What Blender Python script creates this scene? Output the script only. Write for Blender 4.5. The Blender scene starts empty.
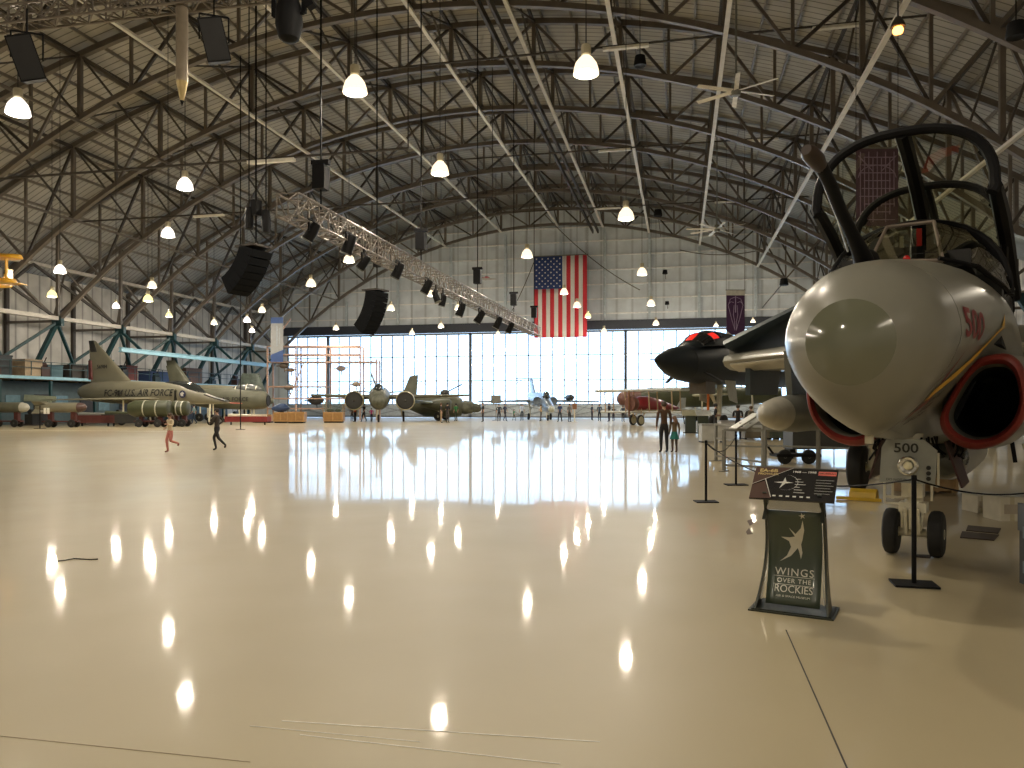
import bpy, bmesh, math, random
from mathutils import Vector, Matrix
random.seed(7)
sc = bpy.context.scene
COL = sc.collection
PI = math.pi
# ---------------------------------------------------------------- camera
EYE = 1.6
YAW = math.radians(12.3)
cam_d = bpy.data.cameras.new('camera'); cam = bpy.data.objects.new('camera', cam_d); COL.objects.link(cam)
cam.location = (0, 0, EYE); cam.rotation_euler = (PI/2, 0, YAW)
cam_d.sensor_width = 36.0; cam_d.lens = 36.0*770/1024; cam_d.shift_y = 21/1024
cam_d.clip_end = 600; cam_d.clip_start = 0.05
sc.camera = cam
# ---------------------------------------------------------------- view, sky
sc.view_settings.view_transform = 'Standard'; sc.view_settings.look = 'None'
sc.view_settings.gamma = 1.0; sc.view_settings.use_curve_mapping = False
sc.view_settings.exposure = 0.42
cy = sc.cycles
cy.use_denoising = True
cy.max_bounces = 8; cy.diffuse_bounces = 3; cy.glossy_bounces = 4; cy.transmission_bounces = 4; cy.transparent_max_bounces = 24
cy.sample_clamp_indirect = 6.0; cy.caustics_reflective = False; cy.caustics_refractive = False
world = bpy.data.worlds.new('sky'); sc.world = world; world.use_nodes = True
wn = world.node_tree.nodes; wl = world.node_tree.links
bg = wn['Background']
geo = wn.new('ShaderNodeTexCoord'); sep = wn.new('ShaderNodeSeparateXYZ'); rmp = wn.new('ShaderNodeValToRGB')
wl.new(geo.outputs['Generated'], sep.inputs[0]); wl.new(sep.outputs['Z'], rmp.inputs['Fac'])
rmp.color_ramp.elements[0].position = 0.0; rmp.color_ramp.elements[0].color = (0.50, 0.74, 1, 1)
rmp.color_ramp.elements[1].position = 0.5; rmp.color_ramp.elements[1].color = (0.42, 0.66, 1, 1)
wl.new(rmp.outputs['Color'], bg.inputs['Color'])
bg.inputs['Strength'].default_value = 3.9
# daylight enters through the glazed hangar doors: a sampling portal in the opening (gives off nothing itself)
pd = bpy.data.lights.new('door_opening', 'AREA'); pd.shape = 'RECTANGLE'; pd.size = 72; pd.size_y = 9.4
po = bpy.data.objects.new('door_opening', pd); COL.objects.link(po)
po.location = (-14.5, 93.6, 6.1); po.rotation_euler = (-PI/2, 0, 0); pd.cycles.is_portal = True

LAMP_W = 740.0; LAMP_COL = (1.0, 0.88, 0.70)

# ---------------------------------------------------------------- helpers
CA, SA = math.cos(YAW), math.sin(YAW)
def W(xc, yc, z=0.0): return Vector((xc*CA - yc*SA, xc*SA + yc*CA, z))
def PX(px, d, z=0.0): return W((px-512)/770*d, d, z)
def PZ(py, d): return EYE + (405-py)/770*d
def FD(py): return EYE*770/(py-405)          # distance of a floor point seen at this height
def ray(px, py):
    x = (px-512)/770; r = W(x, 1, (405-py)/770); return r
def on_z(px, py, z): r = ray(px, py); return r*((z-EYE)/r.z) + Vector((0,0,EYE))
def on_x(px, py, X): r = ray(px, py); return r*(X/r.x) + Vector((0,0,EYE))
def on_y(px, py, Y): r = ray(px, py); return r*(Y/r.y) + Vector((0,0,EYE))
def V(*a): return Vector(a)

_mats = {}
def mat(name, col, rough=0.5, metal=0.0, var=0.12, scale=4.0, coat=0.0, emit=None, es=0.0, bump=0.0, spec=0.5):
    if name in _mats: return _mats[name]
    m = bpy.data.materials.new(name); m.use_nodes = True; n = m.node_tree.nodes; l = m.node_tree.links
    b = n['Principled BSDF']
    b.inputs['Roughness'].default_value = rough; b.inputs['Metallic'].default_value = metal
    b.inputs['Coat Weight'].default_value = coat; b.inputs['Coat Roughness'].default_value = 0.1
    b.inputs['Specular IOR Level'].default_value = spec
    tc = n.new('ShaderNodeTexCoord'); nz = n.new('ShaderNodeTexNoise'); nz.inputs['Scale'].default_value = scale
    nz.inputs['Detail'].default_value = 4
    cr = n.new('ShaderNodeValToRGB')
    cr.color_ramp.elements[0].position = 0.3; cr.color_ramp.elements[1].position = 0.7
    cr.color_ramp.elements[0].color = tuple(max(0, c*(1-var)) for c in col)+(1,)
    cr.color_ramp.elements[1].color = tuple(min(1, c*(1+var)) for c in col)+(1,)
    l.new(tc.outputs['Object'], nz.inputs['Vector']); l.new(nz.outputs['Fac'], cr.inputs['Fac'])
    l.new(cr.outputs['Color'], b.inputs['Base Color'])
    if bump:
        bp = n.new('ShaderNodeBump'); bp.inputs['Strength'].default_value = bump; bp.inputs['Distance'].default_value = 0.02
        l.new(nz.outputs['Fac'], bp.inputs['Height']); l.new(bp.outputs['Normal'], b.inputs['Normal'])
    if emit:
        b.inputs['Emission Color'].default_value = tuple(emit)+(1,); b.inputs['Emission Strength'].default_value = es
    _mats[name] = m; return m

def glass(name, col, t=0.8, rough=0.02):
    if name in _mats: return _mats[name]
    m = bpy.data.materials.new(name); m.use_nodes = True; n = m.node_tree.nodes; l = m.node_tree.links
    for x in list(n):
        if x.type != 'OUTPUT_MATERIAL': n.remove(x)
    out = [x for x in n if x.type == 'OUTPUT_MATERIAL'][0]
    tr = n.new('ShaderNodeBsdfTransparent'); tr.inputs['Color'].default_value = tuple(col)+(1,)
    gl = n.new('ShaderNodeBsdfGlossy'); gl.inputs['Roughness'].default_value = rough; gl.inputs['Color'].default_value = (1,1,1,1)
    fr = n.new('ShaderNodeLayerWeight'); fr.inputs['Blend'].default_value = 0.35
    mp = n.new('ShaderNodeMapRange'); mp.inputs['To Min'].default_value = 1-t; mp.inputs['To Max'].default_value = min(1, 1-t+0.2)
    mx = n.new('ShaderNodeMixShader')
    l.new(fr.outputs['Facing'], mp.inputs['Value']); l.new(mp.outputs['Result'], mx.inputs['Fac'])
    l.new(tr.outputs[0], mx.inputs[1]); l.new(gl.outputs[0], mx.inputs[2]); l.new(mx.outputs[0], out.inputs['Surface'])
    _mats[name] = m; return m

class MB:
    """collects shapes into one mesh"""
    def __init__(s): s.v = []; s.f = []; s.mi = []; s.M = None; s.cur = 0
    def add(s, vs, fs):
        k = len(s.v)
        for p in vs:
            p = Vector(p); s.v.append(s.M @ p if s.M else p)
        for f in fs: s.f.append([k+i for i in f]); s.mi.append(s.cur)
        return s
    def box(s, c, size, R=None):
        c = Vector(c); a, b, d = (x/2 for x in size)
        vs = [Vector((x, y, z)) for x in (-a, a) for y in (-b, b) for z in (-d, d)]
        if R: vs = [R @ p for p in vs]
        return s.add([c+p for p in vs], [(0,1,3,2),(4,6,7,5),(0,4,5,1),(2,3,7,6),(0,2,6,4),(1,5,7,3)])
    def bbox(s, lo, hi):
        lo = Vector(lo); hi = Vector(hi); return s.box((lo+hi)/2, hi-lo)
    def bar(s, p, q, w, h=None, up=(0,0,1)):
        p = Vector(p); q = Vector(q); h = h or w; d = (q-p)
        if d.length < 1e-6: return s
        d.normalize(); up = Vector(up)
        if abs(d.dot(up)) > 0.98: up = Vector((0,1,0)) if abs(d.y) < 0.9 else Vector((1,0,0))
        x = d.cross(up).normalized(); y = x.cross(d)
        vs = []
        for e in (p, q):
            for a, b in ((-1,-1),(1,-1),(1,1),(-1,1)): vs.append(e + x*(a*w/2) + y*(b*h/2))
        return s.add(vs, [(0,1,2,3),(7,6,5,4),(0,4,5,1),(1,5,6,2),(2,6,7,3),(3,7,4,0)])
    def cyl(s, p, q, r, r2=None, n=12):
        p = Vector(p); q = Vector(q); r2 = r if r2 is None else r2; d = (q-p).normalized()
        up = Vector((0,0,1)) if abs(d.z) < 0.95 else Vector((1,0,0))
        x = d.cross(up).normalized(); y = x.cross(d)
        rings = []
        for e, rr in ((p, r), (q, r2)):
            rings.append([e + (x*math.cos(2*PI*i/n) + y*math.sin(2*PI*i/n))*max(rr, 1e-4) for i in range(n)])
        return s.loft(rings)
    def tube(s, pts, r, n=8):
        pts = [Vector(p) for p in pts]; rs = r if isinstance(r, (list, tuple)) else [r]*len(pts)
        rings = []; x = None
        for i, p in enumerate(pts):
            d = (pts[min(i+1, len(pts)-1)] - pts[max(i-1, 0)]).normalized()
            if x is None:
                up = Vector((0,0,1)) if abs(d.z) < 0.95 else Vector((1,0,0)); x = d.cross(up).normalized()
            else: x = (x - d*x.dot(d)).normalized()
            y = x.cross(d)
            rings.append([p + (x*math.cos(2*PI*k/n) + y*math.sin(2*PI*k/n))*rs[i] for k in range(n)])
        return s.loft(rings)
    def loft(s, rings, cap0=True, cap1=True, closed=True):
        n = len(rings[0]); vs = [p for r in rings for p in r]; fs = []
        for i in range(len(rings)-1):
            for k in range(n if closed else n-1):
                a = i*n+k; b = i*n+(k+1) % n; fs.append((a, b, b+n, a+n))
        if cap0 and closed: fs.append(tuple(range(n))[::-1])
        if cap1 and closed: fs.append(tuple(range((len(rings)-1)*n, len(rings)*n)))
        return s.add(vs, fs)
    def lathe(s, prof, c=(0,0,0), n=16, axis='z'):
        c = Vector(c); rings = []
        for r, h in prof:
            r = max(r, 1e-4); ring = []
            for k in range(n):
                a = 2*PI*k/n; x, y = r*math.cos(a), r*math.sin(a)
                ring.append(c + (Vector((x,y,h)) if axis == 'z' else Vector((h,x,y)) if axis == 'x' else Vector((x,h,y))))
            rings.append(ring)
        return s.loft(rings)
    def ell(s, c, rx, ry, rz, n=12, m=8):
        c = Vector(c); rings = []
        for i in range(m+1):
            t = PI*i/m; r = max(math.sin(t), 1e-3)
            rings.append([c + Vector((rx*r*math.cos(2*PI*k/n), ry*r*math.sin(2*PI*k/n), -rz*math.cos(t))) for k in range(n)])
        return s.loft(rings)
    def prism(s, poly, off):
        """3-D polygon extruded by the vector off"""
        off = Vector(off); n = len(poly); a = [Vector(p)-off/2 for p in poly]; b = [Vector(p)+off/2 for p in poly]
        return s.add(a+b, [tuple(range(n))[::-1], tuple(range(n, 2*n))]+[(i, (i+1) % n, n+(i+1) % n, n+i) for i in range(n)])
    def sheet(s, grid, th=0.0, nrm=None):
        R = len(grid); Cn = len(grid[0]); vs = [Vector(p) for r in grid for p in r]
        fs = [(i*Cn+k, i*Cn+k+1, (i+1)*Cn+k+1, (i+1)*Cn+k) for i in range(R-1) for k in range(Cn-1)]
        return s.add(vs, fs)
    def wing(s, rl, rt, tt, tl, t0, t1, nrm=(0,0,1)):
        """tapered aerofoil: root leading/trailing edge, tip trailing/leading edge"""
        nrm = Vector(nrm); rings = []
        for le, te, t in ((Vector(rl), Vector(rt), t0), (Vector(tl), Vector(tt), t1)):
            ring = []
            for u, h in ((0,0),(.03,.3),(.12,.5),(.35,.5),(.7,.28),(1,.04),(1,-.04),(.7,-.22),(.35,-.42),(.12,-.42),(.03,-.25)):
                ring.append(le.lerp(te, u) + nrm*(h*t))
            rings.append(ring)
        return s.loft(rings)
    def build(s, name, material, parent=None, smooth=35, loc=None, solid=0):
        me = bpy.data.meshes.new(name); me.from_pydata([tuple(p) for p in s.v], [], s.f)
        mats = material if isinstance(material, (list, tuple)) else [material]
        for m in mats: me.materials.append(m)
        if len(mats) > 1: me.polygons.foreach_set('material_index', s.mi)
        bm = bmesh.new(); bm.from_mesh(me); bmesh.ops.recalc_face_normals(bm, faces=bm.faces); bm.to_mesh(me); bm.free()
        if smooth:
            me.polygons.foreach_set('use_smooth', [True]*len(me.polygons)); me.set_sharp_from_angle(angle=math.radians(smooth))
        o = bpy.data.objects.new(name, me); COL.objects.link(o)
        if parent: o.parent = parent
        if loc is not None: o.location = loc
        if solid:
            md = o.modifiers.new('s', 'SOLIDIFY'); md.thickness = solid; md.offset = 0
        return o

def tag(o, label=None, cat=None, group=None, kind=None):
    if label: o['label'] = label
    if cat: o['category'] = cat
    if group: o['group'] = group
    if kind: o['kind'] = kind
    return o
def thing(name, label, cat, loc=(0,0,0), rz=0.0, group=None):
    o = bpy.data.objects.new(name, None); COL.objects.link(o); o.location = loc; o.rotation_euler = (0,0,rz)
    o.empty_display_size = 0.1
    return tag(o, label, cat, group)
def struct(name, mb, m, parent=None, **k):
    o = mb.build(name, m, parent, **k)
    if not parent: o['kind'] = 'structure'
    return o
def kids(o): return [c for c in bpy.data.objects if c.parent == o]
def copy_tree(o, parent=None):
    c = o.copy(); COL.objects.link(c)
    if parent: c.parent = parent
    for ch in o_kids.get(o.name, None) or kids(o): copy_tree(ch, c)
    return c
o_kids = {}
def text_mb(mb, s, size, M, ext=0.004, align='CENTER', shear=0.0, space=1.0, fn=None, bold=0.0):
    cu = bpy.data.curves.new('t', 'FONT'); cu.body = s; cu.size = size; cu.align_x = align; cu.align_y = 'CENTER'
    cu.shear = shear; cu.space_character = space; cu.resolution_u = 3; cu.offset = bold
    ob = bpy.data.objects.new('t', cu)
    me = bpy.data.meshes.new_from_object(ob)
    vs = []
    for v in me.vertices:
        p = v.co.copy()
        vs.append(fn(p.x, p.y) if fn else (M @ Vector((p.x, p.y, ext))))
    mb.add(vs, [tuple(p.vertices) for p in me.polygons])
    bpy.data.objects.remove(ob); bpy.data.curves.remove(cu); bpy.data.meshes.remove(me)
    return mb
ORD = 'first second third fourth fifth sixth seventh eighth ninth tenth eleventh twelfth thirteenth fourteenth fifteenth sixteenth seventeenth eighteenth nineteenth twentieth'.split()
_u = ORD[:9]
ORD += ['twenty-'+o for o in _u]+['thirtieth']+['thirty-'+o for o in _u]+['fortieth']+['forty-'+o for o in _u]

# ---------------------------------------------------------------- setting: floor
XC = -14.7; XL, XR = -55.2, 25.8; YB, YF = 93.0, -14.0
def floor_mat():
    m = bpy.data.materials.new('polished epoxy floor'); m.use_nodes = True; n = m.node_tree.nodes; l = m.node_tree.links
    b = n['Principled BSDF']; tc = n.new('ShaderNodeTexCoord')
    n1 = n.new('ShaderNodeTexNoise'); n1.inputs['Scale'].default_value = 0.35; n1.inputs['Detail'].default_value = 6
    cr = n.new('ShaderNodeValToRGB'); cr.color_ramp.elements[0].position = 0.3; cr.color_ramp.elements[1].position = 0.7
    cr.color_ramp.elements[0].color = (0.45, 0.38, 0.24, 1); cr.color_ramp.elements[1].color = (0.51, 0.435, 0.28, 1)
    l.new(tc.outputs['Object'], n1.inputs['Vector']); l.new(n1.outputs['Fac'], cr.inputs['Fac']); l.new(cr.outputs['Color'], b.inputs['Base Color'])
    n2 = n.new('ShaderNodeTexNoise'); n2.inputs['Scale'].default_value = 0.8; n2.inputs['Detail'].default_value = 3
    mp = n.new('ShaderNodeMapping'); mp.inputs['Scale'].default_value = (1.0, 1.0, 1.0)
    l.new(tc.outputs['Object'], mp.inputs['Vector']); l.new(mp.outputs['Vector'], n2.inputs['Vector'])
    bp = n.new('ShaderNodeBump'); bp.inputs['Strength'].default_value = 0.15; bp.inputs['Distance'].default_value = 0.02
    l.new(n2.outputs['Fac'], bp.inputs['Height'])
    n3 = n.new('ShaderNodeTexNoise'); n3.inputs['Scale'].default_value = 1.3; l.new(tc.outputs['Object'], n3.inputs['Vector'])
    mr = n.new('ShaderNodeMapRange'); mr.inputs['To Min'].default_value = 0.38; mr.inputs['To Max'].default_value = 0.50
    l.new(n3.outputs['Fac'], mr.inputs['Value']); l.new(mr.outputs['Result'], b.inputs['Roughness'])
    b.inputs['Specular IOR Level'].default_value = 0.36
    b.inputs['Coat Weight'].default_value = 0.5; b.inputs['Coat Roughness'].default_value = 0.05; b.inputs['Coat IOR'].default_value = 1.5
    l.new(bp.outputs['Normal'], b.inputs['Normal']); l.new(bp.outputs['Normal'], b.inputs['Coat Normal'])
    return m
struct('floor', MB().bbox((XL-1, YF-1, -0.3), (XR+1, YB+0.3, 0)), floor_mat(), smooth=0)
struct('ground', MB().bbox((-160, YB+0.3, -0.6), (120, 330, -0.05)), mat('outdoor concrete', (0.5,0.49,0.46), 0.9), smooth=0)
seam_m = mat('dark floor joint', (0.05,0.045,0.04), 0.7)
def floor_line(name, a, b, w, m):
    pa, pb = on_z(*a, 0), on_z(*b, 0)
    struct(name, MB().bar(pa+V(0,0,.0012), pb+V(0,0,.0012), w, 0.002), m, smooth=0)
floor_line('trim_1', (786, 630), (850, 775), 0.008, seam_m)
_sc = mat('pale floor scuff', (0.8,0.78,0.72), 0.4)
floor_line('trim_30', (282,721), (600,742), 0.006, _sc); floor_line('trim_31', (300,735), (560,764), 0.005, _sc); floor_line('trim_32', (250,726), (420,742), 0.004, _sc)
floor_line('trim_33', (0,736), (250,762), 0.006, mat('tan floor scuff', (0.4,0.33,0.22), 0.5))
floor_line('trim_2', (-30, 430), (192, 431.5), 0.12, mat('painted floor sheen', (0.75,0.7,0.58), 0.5))  # floor sheen drawn as a pale strip
# ---------------------------------------------------------------- roof geometry
def circ(crest, R): return lambda x: crest - (R - math.sqrt(max(R*R-(x-XC)**2, 0)))
z_low = circ(23.0, 50.2); z_up = circ(25.5, 70.0)
TY = [90.2-7.25*k for k in range(11)]
NX = [-50, -42, -35, -28, -21, -14.1, -8.8, -3.5, 2.2, 8.5, 14.5, 20.6]
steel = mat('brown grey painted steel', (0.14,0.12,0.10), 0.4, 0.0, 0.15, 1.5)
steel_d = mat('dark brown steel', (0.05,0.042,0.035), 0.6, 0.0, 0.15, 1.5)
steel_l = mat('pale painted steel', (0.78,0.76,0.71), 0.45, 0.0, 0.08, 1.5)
teal = mat('teal painted steel', (0.008,0.045,0.053), 0.5, 0, 0.15, 2)
sky_b = mat('light blue painted steel', (0.24,0.44,0.54), 0.45, 0, 0.08, 2)

def ribbed(name, c1, c2, axis, per, rough=0.7, blot=0.25):
    m = bpy.data.materials.new(name); m.use_nodes = True; n = m.node_tree.nodes; l = m.node_tree.links; b = n['Principled BSDF']
    tc = n.new('ShaderNodeTexCoord'); sp = n.new('ShaderNodeSeparateXYZ'); l.new(tc.outputs['Object'], sp.inputs[0])
    mu = n.new('ShaderNodeMath'); mu.operation = 'MULTIPLY'; mu.inputs[1].default_value = 1/per; l.new(sp.outputs[axis], mu.inputs[0])
    fr = n.new('ShaderNodeMath'); fr.operation = 'FRACT'; l.new(mu.outputs[0], fr.inputs[0])
    cr = n.new('ShaderNodeValToRGB'); cr.color_ramp.interpolation = 'LINEAR'
    e = cr.color_ramp.elements; e[0].position = 0; e[0].color = c2+(1,); e[1].position = 0.12; e[1].color = c1+(1,)
    x = e.new(0.88); x.color = c1+(1,); x = e.new(1.0); x.color = c2+(1,)
    l.new(fr.outputs[0], cr.inputs['Fac'])
    nz = n.new('ShaderNodeTexNoise'); nz.inputs['Scale'].default_value = 0.6; nz.inputs['Detail'].default_value = 5; l.new(tc.outputs['Object'], nz.inputs['Vector'])
    mr = n.new('ShaderNodeMapRange'); mr.inputs['From Min'].default_value = 0.3; mr.inputs['From Max'].default_value = 0.7
    mr.inputs['To Min'].default_value = 1-blot; mr.inputs['To Max'].default_value = 1
    l.new(nz.outputs['Fac'], mr.inputs['Value'])
    mx = n.new('ShaderNodeVectorMath'); mx.operation = 'SCALE'; l.new(cr.outputs['Color'], mx.inputs[0]); l.new(mr.outputs['Result'], mx.inputs['Scale'])
    l.new(mx.outputs[0], b.inputs['Base Color']); b.inputs['Roughness'].default_value = rough
    bp = n.new('ShaderNodeBump'); bp.inputs['Strength'].default_value = 0.5; bp.inputs['Distance'].default_value = 0.03
    l.new(cr.outputs['Color'], bp.inputs['Height']); l.new(bp.outputs['Normal'], b.inputs['Normal'])
    return m
deck_m = ribbed('ribbed roof deck', (0.52,0.505,0.46), (0.10,0.095,0.08), 1, 0.55)
xs = [XL + (XR-XL)*i/60 for i in range(61)]
ring = lambda dz: [V(x, 0, z_up(x)+0.45+dz) for x in xs]
mb = MB()
lo = [[V(x, y, z_up(x)+0.46) for x in xs] for y in (YF, YB)]
mb.sheet(lo)
ceil = struct('ceiling', mb, deck_m, smooth=60, solid=0.1)
# walls
wall_m = ribbed('ribbed pale wall panels', (0.74,0.72,0.68), (0.34,0.33,0.31), 1, 1.25, 0.7, 0.4)
zl = z_up(XL)+0.75
struct('wall_left', MB().bbox((XL-0.3, YF, 0), (XL, YB, zl)), wall_m, smooth=0)
struct('wall_right', MB().bbox((XR, YF, 0), (XR+0.3, YB, zl)), wall_m, smooth=0)
mb = MB(); poly = [V(XL,YF,0)]+[V(x,YF,z_up(x)+0.45) for x in xs]+[V(XR,YF,0)]
mb.prism(poly, (0,0.3,0)); struct('wall_front', mb, wall_m, smooth=0)
# far wall above the glazed doors
DZ = 10.7; DX0, DX1 = -50.6, 21.2
end_m = ribbed('grey insulated wall panels', (0.78,0.84,0.90), (0.55,0.59,0.63), 0, 1.85, 0.8, 0.22)
mb = MB(); mb.prism([V(XL,YB,DZ)]+[V(x,YB,z_up(x)+0.45) for x in xs]+[V(XR,YB,DZ)], (0,0.3,0))
mb.bbox((XL,YB-.15,0),(DX0,YB+.15,DZ)); mb.bbox((DX1,YB-.15,0),(XR,YB+.15,DZ))
struct('wall_back', mb, end_m, smooth=0)
# header beam over the doors
struct('trim_3', MB().bbox((DX0-1, YB-1.0, DZ-0.05), (DX1+1, YB-0.16, DZ+1.0)), mat('navy door header', (0.03,0.035,0.05), 0.6), smooth=0)
# girts on the far wall
girt_m = mat('galvanised wall girt', (0.9,0.9,0.9), 0.45, 0.3)
k = 0
z = DZ+1.9
while z < 24.5:
    R = 70.0; dz = 25.5-z; hw = math.sqrt(max(R*R-(R-dz)**2, 0)); x0 = max(XL, XC-hw)+0.3; x1 = min(XR, XC+hw)-0.3
    struct('trim_%d' % (4+k), MB().bar(V(x0,YB-0.28,z), V(x1,YB-0.28,z), 0.2, 0.13), girt_m, smooth=0); k += 1; z += 1.75
for i, x in enumerate(NX[1:-1]):
    c = MB().bar(V(x,YB-0.55,DZ+0.95), V(x,YB-0.55,z_low(x)), 0.28, 0.28)
    tag(c.build('wall_column', mat('pale blue steel', (0.55,0.62,0.68), 0.45), smooth=0),
        'pale steel column on the far wall above the doors, %s from the left' % ORD[i], 'column', 'steel columns on the far wall')
# ---------------------------------------------------------------- glazed hangar doors
frame_m = mat('grey door steel', (0.20,0.22,0.25), 0.5)
lowp_m = mat('grey door kick panel', (0.45,0.50,0.55), 0.55)
pane_m = glass('door glass', (0.97,0.985,1.0), 0.93)
bounds = [DX0, -44.8, -25.6, -6.35, 12.9, DX1]
for i in range(5):
    a, b = bounds[i]+0.06, bounds[i+1]-0.06; w = b-a
    n = max(1, round(w/1.48))
    wr = thing('window_%d' % (i+1), None, None, ((a+b)/2, YB, 0)); wr['kind'] = 'structure'
    f = MB()
    for x in (-w/2, w/2): f.bbox((x-.12,-.12,0.02),(x+.12,.12,DZ-.06))
    f.bbox((-w/2,-.12,DZ-.3),(w/2,.12,DZ-.06)); f.bbox((-w/2,-.12,0.02),(w/2,.12,.25))
    f.build('window_frame', frame_m, wr, smooth=0)
    f = MB()
    for j in range(1, n): x = -w/2+w*j/n; f.bar(V(x,0,1.7), V(x,0,DZ-.3), 0.13, 0.12)
    for z in (1.7, 4.65, 7.7): f.bar(V(-w/2,0,z), V(w/2,0,z), 0.12, 0.1)
    f.build('glazing_bars', frame_m, wr, smooth=0)
    MB().bbox((-w/2,-.01,1.7),(w/2,.01,DZ-.3)).build('pane', pane_m, wr, smooth=0)
    MB().bbox((-w/2,-.05,0.22),(w/2,.05,1.68)).build('kick_panel', lowp_m, wr, smooth=0)
    f = MB(); m2 = max(1, round(w/6))
    for j in range(m2):
        x0, x1 = -w/2+w*j/m2, -w/2+w*(j+1)/m2
        f.bar(V(x0,-.13,.3), V(x1,-.13,4.6), .05); f.bar(V(x1,-.13,.3), V(x0,-.13,4.6), .05)
        f.bar(V(x0,-.16,.3), V(x1,-.16,1.6), .06); f.bar(V(x1,-.16,.3), V(x0,-.16,1.6), .06)
    f.build('cross_brace', frame_m, wr, smooth=0)
# ---------------------------------------------------------------- roof trusses
def chord(mb, f, x0, x1, w, h, n=46):
    pts = [V(x0+(x1-x0)*i/n, 0, f(x0+(x1-x0)*i/n)) for i in range(n+1)]; rings = []
    for i, p in enumerate(pts):
        d = (pts[min(i+1, n)]-pts[max(i-1, 0)]).normalized(); nn = V(-d.z, 0, d.x)
        rings.append([p+V(0,-w/2,0)+nn*(-h/2), p+V(0,w/2,0)+nn*(-h/2), p+V(0,w/2,0)+nn*(h/2), p+V(0,-w/2,0)+nn*(h/2)])
    mb.loft(rings)
def make_truss():
    t = thing('roof_truss', '', 'roof truss')
    m = MB(); chord(m, z_up, XL+0.1, XR-0.1, 0.30, 0.34); m.build('upper_chord', steel, t, smooth=30)
    m = MB(); chord(m, z_low, -50, 20.6, 0.30, 0.30); m.build('lower_chord', steel, t, smooth=30)
    P = []
    for i, x in enumerate(NX):
        P.append(x)
        if i+1 < len(NX): P.append((x+NX[i+1])/2)
    for i, x in enumerate(P):
        w = 0.24 if i % 2 == 0 else 0.16
        MB().bar(V(x,0,z_low(x)), V(x,0,z_up(x)), w, w).build('vertical_post', steel, t, smooth=0)
        if i % 2 == 0:
            for j in (i-1, i+1):
                if 0 <= j < len(P):
                    MB().bar(V(x,.03,z_up(x)), V(P[j],.03,z_low(P[j])), 0.16, 0.16).build('diagonal_brace', steel_d if (i//2) % 2 else steel, t, smooth=0)
        # knee to the eave
    for sx, xe in ((-50, XL+0.15), (20.6, XR-0.15)):
        MB().bar(V(sx,0,8.5), V(xe,0,z_up(xe)), 0.2).build('knee_brace', steel, t, smooth=0)
        MB().bar(V(sx,0,8.5), V(xe,0,8.5), 0.2).build('eave_tie', steel, t, smooth=0)
        MB().bar(V(sx,0,8.6), V(xe,0,0.02), 0.34, 0.3).build('leg', teal, t, smooth=0)
        MB().box(V(sx,0,8.5), (0.9,0.34,0.8)).build('gusset_plate', teal, t, smooth=0)
        MB().bar(V(xe,0,0.0), V(xe,0,z_up(xe)), 0.3).build('wall_post', steel_d, t, smooth=0)
    return t
tr0 = make_truss(); tk = kids(tr0)
lab = lambda i: ('arched steel roof truss %s' % ('right against the far window wall' if i == 0 else ORD[i]+' in from the far window wall'))
for i, y in enumerate(TY):
    if i == 0: t = tr0
    else:
        t = tr0.copy(); COL.objects.link(t)
        for c in tk:
            d = c.copy(); d.parent = t; COL.objects.link(d)
    t.location = (0, y, 0); tag(t, lab(i), 'roof truss', 'arched roof trusses')
# longitudinal beams with cross bracing, one per truss node
Y0, Y1 = TY[-1]-7.25, TY[0]
for i, x in enumerate(NX[1:-1]):
    bright = -29 < x
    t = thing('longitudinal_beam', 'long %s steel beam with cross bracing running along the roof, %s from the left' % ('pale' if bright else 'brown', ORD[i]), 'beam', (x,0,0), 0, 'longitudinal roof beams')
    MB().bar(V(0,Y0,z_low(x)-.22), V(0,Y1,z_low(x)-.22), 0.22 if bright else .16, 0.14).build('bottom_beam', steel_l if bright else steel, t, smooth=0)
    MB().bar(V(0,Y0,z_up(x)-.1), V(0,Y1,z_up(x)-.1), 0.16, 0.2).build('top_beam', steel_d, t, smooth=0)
    prev = None
    for j in range(len(TY)-1):
        ya, yb = TY[j], TY[j+1]
        for s in (0, 1):
            p, q = (ya, yb) if s == 0 else (yb, ya)
            MB().bar(V(.06*s,p,z_low(x)), V(.06*s,q,z_up(x)), 0.10, 0.10).build('sway_brace', steel_d, t, smooth=0)
# purlins just under the deck
np_ = 44; purl = mat('dull purlin steel', (0.22,0.20,0.17), 0.35)
for i in range(np_):
    x = XL+1.2 + (XR-XL-2.4)*i/(np_-1)
    o = MB().bar(V(x,YF+.3,z_up(x)+0.29), V(x,YB-.3,z_up(x)+0.29), 0.10, 0.20).build('purlin', purl, smooth=0)
    tag(o, 'steel purlin under the roof deck, %s counted from the left eave' % ORD[i], 'purlin', 'roof purlins')
# dark twin rails up in the roof
for s, nm in ((-9.95, 'left'), (-9.35, 'right')):
    tag(MB().bar(V(s,Y0,21.9), V(s,Y1,21.9), 0.16, 0.4).build('crane_rail', steel_d, smooth=0),
        'dark roof rail running lengthwise, the %s one of a close pair' % nm, 'rail', 'dark roof rails')
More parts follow.
